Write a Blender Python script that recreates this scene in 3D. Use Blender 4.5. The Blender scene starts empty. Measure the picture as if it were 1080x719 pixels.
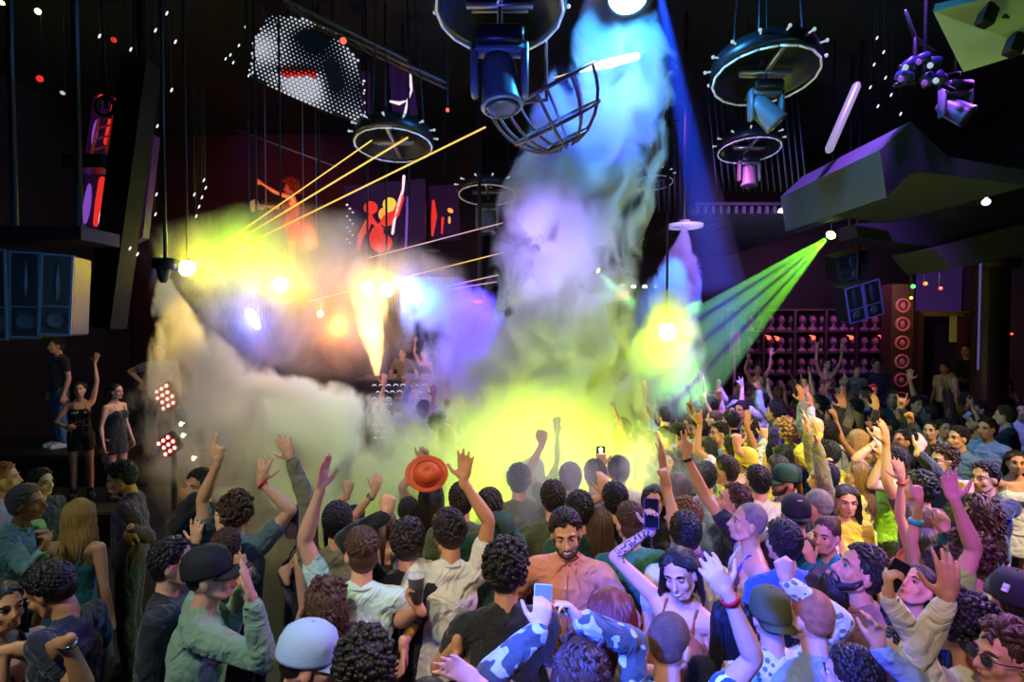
import bpy, math, random
import numpy as np
from mathutils import Vector, Matrix
from math import sin, cos, pi, radians, atan2, sqrt

SC = bpy.context.scene
COL = SC.collection
F = 600.0                      # focal length in pixels of the 1080 x 719 frame
CAM = Vector((0.0, 0.0, 2.85))
TH = math.atan(17.5 / F)
rng = random.Random(7)

# ------------------------------------------------------------------ camera
cd = bpy.data.cameras.new('camera')
cam = bpy.data.objects.new('camera', cd); COL.objects.link(cam)
cd.sensor_width = 36.0; cd.sensor_fit = 'HORIZONTAL'; cd.lens = 36.0 * F / 1080.0
cd.clip_start = 0.05; cd.clip_end = 200
cam.location = CAM; cam.rotation_euler = (pi / 2 - TH, 0, 0)
SC.camera = cam

def ray(px, py):
    u = (px - 540.0) / F; v = (359.5 - py) / F
    return Vector((u, cos(TH) + v * sin(TH), -sin(TH) + v * cos(TH)))
def at(px, py, Y):
    """World point seen at pixel (px, py) at distance Y along the room."""
    d = ray(px, py); return CAM + d * (Y / d.y)
def atz(px, py, z):
    d = ray(px, py); return CAM + d * ((z - CAM.z) / d.z)

# ------------------------------------------------------------------ mesh collector
class MB:
    def __init__(s): s.v = []; s.f = []; s.m = []; s.n = 0
    def add(s, V, Fc, mi=0):
        s.v.extend(V); n = s.n
        s.f.extend([tuple(i + n for i in f) for f in Fc]); s.m.extend([mi] * len(Fc)); s.n += len(V)
    def merge(s, o):
        s.v.extend(o.v); n = s.n
        s.f.extend([tuple(i + n for i in f) for f in o.f]); s.m.extend(o.m); s.n += len(o.v)
    def ell(s, c, r, R=None, seg=14, rings=9, mi=0):
        V = []; c = Vector(c)
        for i in range(1, rings):
            t = pi * i / rings; st = sin(t); z = cos(t) * r[2]
            for k in range(seg):
                a = 2 * pi * k / seg; V.append(Vector((cos(a) * st * r[0], sin(a) * st * r[1], z)))
        V.append(Vector((0, 0, r[2]))); V.append(Vector((0, 0, -r[2])))
        T = len(V) - 2; B = T + 1; Fc = []
        for i in range(rings - 2):
            for k in range(seg):
                k2 = (k + 1) % seg
                Fc.append((i * seg + k, (i + 1) * seg + k, (i + 1) * seg + k2, i * seg + k2))
        for k in range(seg):
            k2 = (k + 1) % seg
            Fc.append((T, k, k2)); o = (rings - 2) * seg; Fc.append((B, o + k2, o + k))
        if R is not None: V = [R @ v for v in V]
        s.add([v + c for v in V], Fc, mi)
    def tube(s, P, Rr, seg=10, mi=0, cap='round', flat=1.0, up=None):
        """Closed tube along the points P with radii Rr; cap round, point or flat."""
        P = [Vector(p) for p in P]; n = len(P)
        if not hasattr(Rr, '__len__'): Rr = [Rr] * n
        rows = []
        t0 = (P[1] - P[0]).normalized(); t1 = (P[-1] - P[-2]).normalized()
        if cap == 'round':
            rows.append((P[0] - t0 * Rr[0] * .8, Rr[0] * .6)); 
        for p, r in zip(P, Rr): rows.append((p, r))
        if cap == 'round': rows.append((P[-1] + t1 * Rr[-1] * .8, Rr[-1] * .6))
        pts = [p for p, _ in rows]
        ref = Vector(up) if up is not None else (Vector((0, 0, 1)) if abs(t0.z) < .9 else Vector((0, 1, 0)))
        V = []; nx = None
        for i, (p, r) in enumerate(rows):
            t = (pts[min(i + 1, len(pts) - 1)] - pts[max(i - 1, 0)])
            t = t.normalized() if t.length > 1e-9 else t0
            a = nx if nx is not None else ref
            x = a - t * a.dot(t)
            if x.length < 1e-6: x = t.orthogonal()
            x.normalize(); nx = x; y = t.cross(x)
            for k in range(seg):
                an = 2 * pi * k / seg
                V.append(p + x * (cos(an) * r * flat) + y * (sin(an) * r))
        Fc = []
        R_ = len(rows)
        for i in range(R_ - 1):
            for k in range(seg):
                k2 = (k + 1) % seg; Fc.append((i * seg + k, i * seg + k2, (i + 1) * seg + k2, (i + 1) * seg + k))
        if cap == 'flat':
            Fc.append(tuple(reversed(range(seg)))); Fc.append(tuple((R_ - 1) * seg + k for k in range(seg)))
        else:
            a = len(V); e0 = pts[0] - t0 * Rr[0] * (.2 if cap == 'round' else .5)
            e1 = pts[-1] + t1 * Rr[-1] * (.2 if cap == 'round' else .5)
            V += [e0, e1]
            for k in range(seg):
                k2 = (k + 1) % seg; Fc.append((a, k2, k)); Fc.append((a + 1, (R_ - 1) * seg + k, (R_ - 1) * seg + k2))
        s.add(V, Fc, mi)
    def box(s, c, d, R=None, mi=0, bev=0.0):
        c = Vector(c); hx, hy, hz = d[0] / 2, d[1] / 2, d[2] / 2
        if bev <= 0:
            V = [Vector((x * hx, y * hy, z * hz)) for z in (-1, 1) for y in (-1, 1) for x in (-1, 1)]
            Fc = [(0, 2, 3, 1), (4, 5, 7, 6), (0, 1, 5, 4), (2, 6, 7, 3), (0, 4, 6, 2), (1, 3, 7, 5)]
        else:
            b = min(bev, hx * .9, hy * .9, hz * .9); V = []; 
            prof = [(-hz, b), (-hz + b, 0), (hz - b, 0), (hz, b)]
            for z, ins in prof:
                X, Yy = hx - ins, hy - ins; c2 = b if ins == 0 else b * .6
                for (x, y) in ((X - c2, -Yy), (X, -Yy + c2), (X, Yy - c2), (X - c2, Yy), (-X + c2, Yy), (-X, Yy - c2), (-X, -Yy + c2), (-X + c2, -Yy)):
                    V.append(Vector((x, y, z)))
            Fc = [tuple(reversed(range(8))), tuple(range(24, 32))]
            for i in range(3):
                for k in range(8):
                    k2 = (k + 1) % 8; Fc.append((i * 8 + k, i * 8 + k2, (i + 1) * 8 + k2, (i + 1) * 8 + k))
        if R is not None: V = [R @ v for v in V]
        s.add([v + c for v in V], Fc, mi)
    def lathe(s, prof, c=(0, 0, 0), R=None, seg=24, mi=0, closed=False):
        """Profile of (radius, z) turned about z; closed=True joins the last point to the first."""
        c = Vector(c); V = []
        for r, z in prof:
            for k in range(seg):
                a = 2 * pi * k / seg; V.append(Vector((cos(a) * r, sin(a) * r, z)))
        n = len(prof); Fc = []
        for i in range(n if closed else n - 1):
            j = (i + 1) % n
            for k in range(seg):
                k2 = (k + 1) % seg; Fc.append((i * seg + k, i * seg + k2, j * seg + k2, j * seg + k))
        if not closed:
            if prof[0][0] > 1e-5: Fc.append(tuple(reversed(range(seg))))
            if prof[-1][0] > 1e-5: Fc.append(tuple((n - 1) * seg + k for k in range(seg)))
        if R is not None: V = [R @ v for v in V]
        s.add([v + c for v in V], Fc, mi)
    def prism(s, poly, y0, y1, mi=0, M=None):
        """Polygon of (x, z) extruded from y0 to y1."""
        n = len(poly); V = [Vector((x, y0, z)) for x, z in poly] + [Vector((x, y1, z)) for x, z in poly]
        Fc = [tuple(range(n)), tuple(reversed(range(n, 2 * n)))]
        for k in range(n):
            k2 = (k + 1) % n; Fc.append((k2, k, n + k, n + k2))
        if M is not None: V = [M @ v for v in V]
        s.add(V, Fc, mi)
    def mesh(s, name, smooth=True):
        me = bpy.data.meshes.new(name)
        me.from_pydata([tuple(v) for v in s.v], [], s.f)
        if any(s.m): me.polygons.foreach_set('material_index', s.m)
        if smooth: me.polygons.foreach_set('use_smooth', [True] * len(s.f))
        me.update(); return me

def remesh(mb, name, vox, smooth=3, fac=.5, keep=None):
    me = mb.mesh('tmp'); o = bpy.data.objects.new('tmp', me); COL.objects.link(o)
    m = o.modifiers.new('r', 'REMESH'); m.mode = 'VOXEL'; m.voxel_size = vox; m.use_smooth_shade = True
    if smooth:
        k = o.modifiers.new('s', 'SMOOTH'); k.iterations = smooth; k.factor = fac
    dg = bpy.context.evaluated_depsgraph_get(); dg.update()
    out = bpy.data.meshes.new_from_object(o.evaluated_get(dg))
    bpy.data.objects.remove(o); bpy.data.meshes.remove(me)
    out.name = name
    out.materials.clear()
    return out

def co(me):
    a = np.empty(len(me.vertices) * 3, dtype=np.float32); me.vertices.foreach_get('co', a); return a.reshape(-1, 3)
def setco(me, a): me.vertices.foreach_set('co', np.ascontiguousarray(a, dtype=np.float32).ravel()); me.update()
def normals(me):
    a = np.empty(len(me.vertices) * 3, dtype=np.float32); me.vertex_normals.foreach_get('vector', a); return a.reshape(-1, 3)
def folds(me, amp, scale, seed, n=7):
    """Cloth folds: a few crossing sine ridges pushed along the normals."""
    r = np.random.RandomState(seed); a = co(me); N = normals(me); d = np.zeros(len(a))
    for k in range(n):
        w = r.normal(size=3); w /= np.linalg.norm(w); w2 = r.normal(size=3) * .7
        ph = a @ (w * scale * r.uniform(.6, 1.6)) + np.sin(a @ w2 * scale * .5 + r.uniform(0, 6)) * 1.6 + r.uniform(0, 6)
        d += (1 - np.abs(np.sin(ph))) ** 1.5 - .4
    setco(me, a + N * (d * amp / n * 2)[:, None])
def append_mesh(me, mb, name):
    """Joins collector geometry (with material indices) to a remeshed mesh, in one mesh."""
    b = mb.mesh('tmp2')
    A = co(me); B = co(b)
    nf = len(me.polygons); lt = np.empty(nf, dtype=np.int32); me.polygons.foreach_get('loop_total', lt)
    lv = np.empty(len(me.loops), dtype=np.int32); me.loops.foreach_get('vertex_index', lv)
    mi = np.empty(nf, dtype=np.int32); me.polygons.foreach_get('material_index', mi)
    nf2 = len(b.polygons); lt2 = np.empty(nf2, dtype=np.int32); b.polygons.foreach_get('loop_total', lt2)
    lv2 = np.empty(len(b.loops), dtype=np.int32); b.loops.foreach_get('vertex_index', lv2)
    mi2 = np.empty(nf2, dtype=np.int32); b.polygons.foreach_get('material_index', mi2)
    out = bpy.data.meshes.new(name)
    V = np.vstack([A, B]); LT = np.concatenate([lt, lt2]); LV = np.concatenate([lv, lv2 + len(A)]); MI = np.concatenate([mi, mi2])
    out.vertices.add(len(V)); out.loops.add(len(LV)); out.polygons.add(len(LT))
    out.vertices.foreach_set('co', V.astype(np.float32).ravel())
    out.loops.foreach_set('vertex_index', LV.astype(np.int32))
    out.polygons.foreach_set('loop_start', np.concatenate([[0], np.cumsum(LT)[:-1]]).astype(np.int32))
    out.polygons.foreach_set('material_index', MI.astype(np.int32))
    out.polygons.foreach_set('use_smooth', np.ones(len(LT), dtype=bool))
    out.update(calc_edges=True); out.validate()
    bpy.data.meshes.remove(me); bpy.data.meshes.remove(b)
    return out

# ------------------------------------------------------------------ objects
def tag(o, label=None, cat=None, group=None, kind=None):
    if label: o['label'] = label
    if cat: o['category'] = cat
    if group: o['group'] = group
    if kind: o['kind'] = kind
    return o
def obj(name, mb, mats, parent=None, smooth=True, loc=None):
    me = mb.mesh(name, smooth) if isinstance(mb, MB) else mb
    if not me.materials:
        for m in (mats if isinstance(mats, (list, tuple)) else [mats]): me.materials.append(m)
    o = bpy.data.objects.new(name, me); COL.objects.link(o)
    if parent is not None: o.parent = parent
    if loc is not None: o.location = loc
    return o
def slotobj(name, me, mats, parent):
    """Object whose materials sit on the object, so that copies may share the mesh."""
    while len(me.materials) < len(mats): me.materials.append(None)
    o = bpy.data.objects.new(name, me); COL.objects.link(o)
    if parent is not None: o.parent = parent
    for i, m in enumerate(mats):
        o.material_slots[i].link = 'OBJECT'; o.material_slots[i].material = m
    return o
def empty(name, loc=(0, 0, 0), rz=0, label=None, cat=None, group=None):
    o = bpy.data.objects.new(name, None); COL.objects.link(o); o.location = loc; o.rotation_euler = (0, 0, rz)
    o.empty_display_size = .1
    return tag(o, label, cat, group)
def copy_tree(o, parent=None):
    c = o.copy(); COL.objects.link(c)
    if parent is not None: c.parent = parent
    for ch in list(o.children): copy_tree(ch, c)
    return c

# ------------------------------------------------------------------ materials
MATS = {}
def mat(name, color=(.5, .5, .5), rough=.6, metal=0., emit=None, es=0., bump=None, spec=.5, alpha=None, sheen=0., pat=None, coat=0., trans=0.):
    if name in MATS: return MATS[name]
    m = bpy.data.materials.new(name); m.use_nodes = True; nt = m.node_tree; N = nt.nodes; L = nt.links
    b = N['Principled BSDF']
    b.inputs['Base Color'].default_value = (*color, 1); b.inputs['Roughness'].default_value = rough
    b.inputs['Metallic'].default_value = metal; b.inputs['Specular IOR Level'].default_value = spec
    if sheen: b.inputs['Sheen Weight'].default_value = sheen
    if coat: b.inputs['Coat Weight'].default_value = coat
    if trans: b.inputs['Transmission Weight'].default_value = trans
    if emit: b.inputs['Emission Color'].default_value = (*emit, 1); b.inputs['Emission Strength'].default_value = es
    tc = N.new('ShaderNodeTexCoord')
    if pat:
        kind, c2, sc = pat
        rm = N.new('ShaderNodeValToRGB'); rm.color_ramp.elements[0].color = (*color, 1); rm.color_ramp.elements[1].color = (*c2, 1)
        if kind == 'noise':
            t = N.new('ShaderNodeTexNoise'); t.inputs['Scale'].default_value = sc; t.inputs['Detail'].default_value = 3
            rm.color_ramp.elements[0].position = .4; rm.color_ramp.elements[1].position = .62; out = t.outputs['Fac']
        elif kind == 'blot':
            t = N.new('ShaderNodeTexNoise'); t.inputs['Scale'].default_value = sc; t.inputs['Detail'].default_value = 1.5
            rm.color_ramp.interpolation = 'CONSTANT'; rm.color_ramp.elements[1].position = .53; out = t.outputs['Fac']
        elif kind == 'stripe':
            t = N.new('ShaderNodeTexWave'); t.inputs['Scale'].default_value = sc; t.bands_direction = 'Z'
            rm.color_ramp.interpolation = 'CONSTANT'; rm.color_ramp.elements[1].position = .6; out = t.outputs['Color']
        elif kind == 'vstripe':
            t = N.new('ShaderNodeTexWave'); t.inputs['Scale'].default_value = sc; t.bands_direction = 'X'
            rm.color_ramp.interpolation = 'CONSTANT'; rm.color_ramp.elements[1].position = .6; out = t.outputs['Color']
        elif kind == 'dots':
            t = N.new('ShaderNodeTexVoronoi'); t.inputs['Scale'].default_value = sc
            rm.color_ramp.elements[0].color = (*c2, 1); rm.color_ramp.elements[1].color = (*color, 1)
            rm.color_ramp.interpolation = 'CONSTANT'; rm.color_ramp.elements[1].position = .32; out = t.outputs['Distance']
        L.new(tc.outputs['Object'], t.inputs['Vector']); L.new(out, rm.inputs['Fac']); L.new(rm.outputs['Color'], b.inputs['Base Color'])
    if bump:
        kind, sc, st = bump
        if kind in ('noise', 'wrinkle'):
            t = N.new('ShaderNodeTexNoise'); t.inputs['Scale'].default_value = sc; t.inputs['Detail'].default_value = 4; out = t.outputs['Fac']
            if kind == 'wrinkle': t.inputs['Distortion'].default_value = 1.8; t.inputs['Detail'].default_value = 3; t.inputs['Roughness'].default_value = .45
        else:
            t = N.new('ShaderNodeTexWave'); t.inputs['Scale'].default_value = sc; t.inputs['Distortion'].default_value = 4
            t.inputs['Detail'].default_value = 2; t.bands_direction = 'X'; out = t.outputs['Fac']
        L.new(tc.outputs['Object'], t.inputs['Vector'])
        bp = N.new('ShaderNodeBump'); bp.inputs['Strength'].default_value = st; bp.inputs['Distance'].default_value = .045 if kind == 'wrinkle' else .01
        L.new(out, bp.inputs['Height']); L.new(bp.outputs['Normal'], b.inputs['Normal'])
    MATS[name] = m; return m
def hx(s):
    def l(c): c /= 255; return c / 12.92 if c <= .04045 else ((c + .055) / 1.055) ** 2.4
    return tuple(l(int(s[i:i + 2], 16)) for i in (0, 2, 4))
def cloth(name, color, pat=None, rough=.85, bump=('wrinkle', 7, .9)): return mat('cloth_' + name, hx(color) if isinstance(color, str) else color, rough, bump=bump, pat=pat, sheen=.2)
SKIN = {k: mat('skin_' + k, hx(c), .5, bump=('noise', 60, .08), spec=.4) for k, c in
        dict(fair='e8b595', light='d9a07c', tan='c48a63', olive='b57c55', brown='8a5637', dark='5a3624').items()}
HAIRC = {k: mat('hair_' + k, hx(c), .42, bump=('wave', 90, .35)) for k, c in
         dict(black='15110f', dark='241812', brown='4a2f1c', light='7a5433', blonde='c79a55', ginger='9a5428', grey='7a7570', red='6e2415', gold='b08a35').items()}
BUZZ = {}
for k, c in dict(black='2a201b', dark='33261f', brown='5a3f2c', light='80603f', blonde='b08a58', ginger='a8653a', grey='7c756e', red='6e2415', gold='b08a35').items(): BUZZ[k] = mat('buzz_' + k, hx(c), .75, bump=('noise', 260, .8), pat=('noise', tuple(v * 1.5 for v in hx(c)), 30))
EYEW = mat('eye_white', (.75, .75, .72), .2); DARK = mat('eye_dark', (.015, .01, .008), .3)
LIPM = mat('lips', hx('b05a50'), .4); INK = mat('tattoo_ink', hx('2a2c3a'), .6)
EXPO=0.0
# ------------------------------------------------------------------ people
def rotm(ax, ang): return Matrix.Rotation(ang, 3, ax)
FING = {  # per finger curl (index, middle, ring, little) in degrees per joint, thumb openness, spread
    'open': ((8, 8, 10, 12), 1.0, 9), 'flat': ((4, 4, 4, 6), .45, 2), 'relax': ((24, 30, 34, 38), .6, 3),
    'fist': ((82, 84, 86, 86), .1, 0), 'point': ((4, 80, 84, 86), .1, 0), 'peace': ((4, 4, 84, 86), .1, 10),
    'horns': ((4, 82, 82, 6), .3, 8), 'hold': ((46, 48, 50, 52), .5, 1), 'phone': ((50, 52, 54, 56), .7, 1), 'claw': ((30, 26, 28, 34), 1., 8),
}
def hand_geo(mb, W, d, n, side, pose, k=1.0, lod=0):
    """Palm, four fingers and a thumb. W wrist, d along the hand, n out of the palm, side towards the thumb."""
    curls, th, spread = FING[pose]
    d = d.normalized(); n = (n - d * n.dot(d)).normalized(); side = (side - d * side.dot(d) - n * side.dot(n)).normalized()
    R = Matrix((side, d, -n)).transposed()
    mb.ell(W + d * .050 * k, (.040 * k, .056 * k, .017 * k), R, 12, 7)
    mb.tube([W - d * .02, W + d * .03 * k], [.024 * k, .026 * k], 8)
    mb.tube([W + d * .085 * k + side * .028 * k, W + d * .08 * k - side * .028 * k], .0125 * k, 7)
    lens = (.074, .082, .076, .060); offs = (.030, .010, -.010, -.029)
    sg = 7 if lod == 0 else 6
    for i in range(4):
        p = W + (d * (.088 - (.004 if i in (0, 2) else .010 if i == 3 else 0)) + side * offs[i]) * k
        a = radians((1.5 - i) * spread * .8); fd = (d * cos(a) + side * sin(a)).normalized()
        pts = [p - fd * .012 * k, p]; c = 0
        for j, fr in enumerate((.46, .30, .24)):
            c += radians(curls[i] * (1.0 if j == 0 else 1.05 if j == 1 else .75))
            dd = fd * cos(c) + n * sin(c)
            p = p + dd * lens[i] * fr * k; pts.append(p)
        mb.tube(pts, [.0100 * k, .0100 * k, .0092 * k, .0084 * k, .0072 * k], sg)
    b = W + (d * .028 + side * .026 + n * .006) * k
    t1 = (d * (.85 - .35 * th) + side * (.25 + .65 * th) + n * (.35 if th < .5 else .15)).normalized()
    t2 = (t1 * .8 + d * .5 + n * (.5 if th < .3 else .05) - side * (.8 if th < .3 else 0)).normalized()
    q1 = b + t1 * .042 * k; q2 = q1 + t2 * .030 * k
    mb.tube([b, q1, q2, q2 + t2 * .012 * k], [.014 * k, .0112 * k, .0098 * k, .0085 * k], sg)

def ik(S, T, L1, L2, pole):
    D = T - S; l = D.length; ml = (L1 + L2) * .995
    if l > ml: D = D * (ml / l); l = ml; T = S + D
    if l < abs(L1 - L2) + .03: l = abs(L1 - L2) + .03; D = D.normalized() * l; T = S + D
    u = D / l; a = (L1 * L1 - L2 * L2 + l * l) / (2 * l); h = sqrt(max(0, L1 * L1 - a * a))
    p = pole - u * pole.dot(u)
    if p.length < 1e-4: p = u.orthogonal()
    return S + u * a + p.normalized() * h, T

def frame(sex, lean, hrot, arms):
    """Joint positions of a 1.75 m figure facing +y, leaning (forward, right) degrees from the hips."""
    w = sex == 'w'
    Rt = rotm('X', -radians(lean[0])) @ rotm('Y', radians(lean[1])); piv = Vector((0, 0, .98))
    T = lambda x, y, z: piv + Rt @ (Vector((x, y, z)) - piv)
    J = dict(T=T, Rt=Rt, w=w)
    J['neck0'] = T(0, -.015, 1.43); J['neck1'] = T(0, .0, 1.53)
    Rh = rotm('Z', radians(hrot[0])) @ rotm('X', radians(hrot[1])) @ rotm('Y', radians(hrot[2]))
    J['Rh'] = Rh; hc = T(0, .015, 1.555) + Rh @ Vector((0, .015, .075)); J['head'] = hc
    sx = .155 if w else .180
    J['arms'] = []
    for sgn, A in ((-1, arms[0]), (1, arms[1])):
        up = 0
        S = T(sgn * sx, -.01, 1.405)
        L1, L2 = (.275, .245) if w else (.295, .262)
        if isinstance(A, str): A = ARMS[A]
        A = dict(A)
        if 'loc' in A:
            v = Vector(A['loc']); v.x *= sgn; tgt = T(*v)
        else: tgt = Vector(A['abs'])
        if tgt.z > S.z + .05:     # a raised arm lifts its shoulder
            S = S + J['Rt'] @ Vector((-sgn * .012, 0, .035))
        pole = Vector(A.get('pole', (.6, -.5, -.6))); pole = Vector((pole.x * sgn, pole.y, pole.z)) if not A.get('abspole') else pole
        hd = A.get('hd'); k = 1.0
        if hd is not None:
            hd = Vector(hd); 
            if not A.get('absdir'): hd.x *= sgn
            hd.normalize(); Wt = tgt - hd * .07
        else: Wt = tgt + (S - tgt).normalized() * .07
        dist = (Wt - S).length
        if dist > (L1 + L2) * .99:
            f = min(1.16, dist / ((L1 + L2) * .985)); L1 *= f; L2 *= f
        E, W = ik(S, Wt, L1, L2, pole)
        fd = (W - E).normalized()
        if hd is None: hd = fd
        hn = A.get('hn', (0, 1, 0)); hn = Vector(hn)
        if not A.get('absdir'): hn.x *= sgn
        hn = hn - hd * hn.dot(hd)
        if hn.length < .05: hn = Vector((0, 1, .3)) - hd * Vector((0, 1, .3)).dot(hd)
        hn.normalize()
        side = (hd.cross(hn) if sgn > 0 else hn.cross(hd))
        # right hand, fingers up, palm forward (+y): thumb points to the body's middle (-x)
        side = -side if (sgn > 0) else -side
        J['arms'].append(dict(S=S, E=E, W=W, hd=hd, hn=hn, side=side, pose=A.get('pose', 'relax'), sgn=sgn))
    return J
ARMS = {
    'down': dict(loc=(.26, .05, .80), hd=(.05, .1, -1), hn=(-1, 0, 0), pole=(.3, -1, 0)),
    'bent': dict(loc=(.10, .30, 1.12), hd=(-.5, .8, .2), hn=(-.6, -.6, .0), pole=(.8, -.3, -.6)),
    'chest': dict(loc=(.09, .26, 1.30), hd=(-.4, .5, .8), hn=(-.6, -.6, .2), pose='hold', pole=(.8, -.2, -.7)),
    'up': dict(loc=(.24, .12, 2.02), hd=(.0, .1, 1), hn=(0, 1, 0), pose='open', pole=(.9, .1, -.4)),
    'upfist': dict(loc=(.20, .16, 1.95), hd=(-.1, .1, 1), hn=(0, 1, 0), pose='fist', pole=(.9, .2, -.4)),
    'uppoint': dict(loc=(.22, .20, 1.95), hd=(.0, .2, 1), hn=(0, 1, 0), pose='point', pole=(.9, .1, -.4)),
    'uppeace': dict(loc=(.20, .24, 1.88), hd=(.0, .1, 1), hn=(0, 1, 0), pose='peace', pole=(.9, .1, -.5)),
    'horns': dict(loc=(.22, .22, 1.92), hd=(.05, .1, 1), hn=(0, 1, 0), pose='horns', pole=(.9, .1, -.5)),
    'wave': dict(loc=(.36, .12, 1.86), hd=(.25, .1, 1), hn=(0, 1, 0), pose='open', pole=(1, 0, -.8)),
    'phone': dict(loc=(.10, .34, 1.66), hd=(-.1, .3, 1), hn=(0, -1, .2), pose='phone', pole=(.8, .1, -.8)),
    'shout': dict(loc=(.07, .19, 1.55), hd=(-.1, .3, 1), hn=(-1, -.2, 0), pose='flat', pole=(.9, .1, -.8)),
}
def arm_tubes(mb, A, w, inf=0.0, t0=0.0, t1=1.0, cuffr=0, loose=1.0):
    """Upper arm and forearm, t from 0 (shoulder) through .5 (elbow) to 1 (wrist); inf inflates."""
    k = .80 if w else 1.0
    S, E, W = A['S'], A['E'], A['W']
    prof = [(0, .056), (.14, .053), (.32, .045), (.46, .038), (.5, .038), (.58, .042), (.70, .038), (.86, .029), (1, .0245)]
    def P(t): return S.lerp(E, t / .5) if t <= .5 else E.lerp(W, (t - .5) / .5)
    def Rr(t):
        for (a, ra), (b, rb) in zip(prof, prof[1:]):
            if a <= t <= b: return ra + (rb - ra) * (t - a) / (b - a)
        return .0245
    ts = sorted(set([t0, t1] + [a for a, _ in prof if t0 < a < t1]))
    pts = [P(t) for t in ts]; rs = [Rr(t) * k + inf * (1 + .5 * max(0, t - .1) * loose) for t in ts]
    # split at the elbow so sharp bends stay full
    if t0 < .5 < t1:
        i = ts.index(.5); mb.tube(pts[:i + 1], rs[:i + 1], 12); mb.tube(pts[i:], rs[i:], 12)
    else: mb.tube(pts, rs, 12, cap='flat' if t1 < 1 and t0 > 0 else 'round')
def torso_geo(mb, J, inf=0.0, z0=.86, z1=9, hips=True):
    T, w, Rt = J['T'], J['w'], J['Rt']; i = inf
    if w:
        if hips: mb.ell(T(0, -.005, .96), (.168 + i, .118 + i, .13 + i), Rt)
        mb.ell(T(0, .005, 1.10), (.122 + i, .088 + i, .16), Rt)
        mb.ell(T(0, .0, 1.27), (.138 + i, .098 + i, .165), Rt)
        for s in (-1, 1): mb.ell(T(s * .068, .082, 1.275), (.062 + i * .7, .055 + i * .7, .06 + i * .5), Rt)
    else:
        if hips: mb.ell(T(0, 0, .97), (.160 + i, .116 + i, .12 + i), Rt)
        mb.ell(T(0, .01, 1.10), (.148 + i, .112 + i, .17), Rt)
        mb.tube([T(0, 0, .96), T(0, .004, 1.10), T(0, .004, 1.26)], [.150 + i, .148 + i, .160 + i], 18, cap='flat', flat=.74, up=(0, 1, 0))
        mb.ell(T(0, .0, 1.28), (.172 + i, .118 + i, .18), Rt)
        mb.ell(T(0, .045, 1.33), (.13 + i, .07 + i, .08), Rt)
    yk = .82 if w else 1.0
    a, b = J['arms']
    for A, s in ((a, -1), (b, 1)):
        mb.tube([T(0, 0, 1.37), T(s * .09, -.005, 1.395), A['S']], [.085 * yk + i, .075 * yk + i, .056 * yk + i], 12)
        mb.tube([T(s * .015, -.02, 1.475), T(s * .07, -.02, 1.435), A['S'].lerp(T(s * .09, -.02, 1.42), .3)], [.045 + i * .6, .05 * yk + i * .8, .045 * yk + i], 10)
def head_geo(mb, J, lod=0):
    H, R = J['head'], J['Rh']; P = lambda x, y, z: H + R @ Vector((x, y, z)); k = .955 if J['w'] else 1.0
    E = lambda c, r, **q: mb.ell(P(*[a * k for a in c]), [a * k for a in r], R, 16, 10)
    mb.tube([J['neck0'], J['neck1'], P(0, -.02, -.05)], [.058 * (.82 if J['w'] else 1), .052 * (.84 if J['w'] else 1.04), .05 * k], 12)
    E((0, -.012, .032), (.075, .096, .092)); E((0, .022, -.030), (.058, .070, .083)); E((0, -.02, -.01), (.070, .070, .07))
    E((0, .060, -.088), (.027, .024, .022)); E((0, .048, -.075), (.045, .034, .030))
    for s in (-1, 1):
        E((s * .033, .058, -.026), (.028, .022, .028)); E((s * .078, -.008, -.010), (.009, .020, .031))
        mb.tube([P(s * .05 * k, .0, -.055 * k), P(s * .03 * k, .05 * k, -.092 * k)], [.020 * k, .018 * k], 8)
    mb.tube([P(-.042 * k, .073 * k, .030 * k), P(0, .083 * k, .030 * k), P(.042 * k, .073 * k, .030 * k)], [.010 * k, .011 * k, .010 * k], 8)
    mb.tube([P(0, .084 * k, .022 * k), P(0, .100 * k, -.010 * k), P(0, .110 * k, -.026 * k)], [.0085 * k, .0105 * k, .0125 * k], 8)
    E((0, .094, -.032), (.017, .012, .010)); E((0, .089, -.052), (.023, .010, .0065)); E((0, .086, -.064), (.020, .010, .007))
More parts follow.
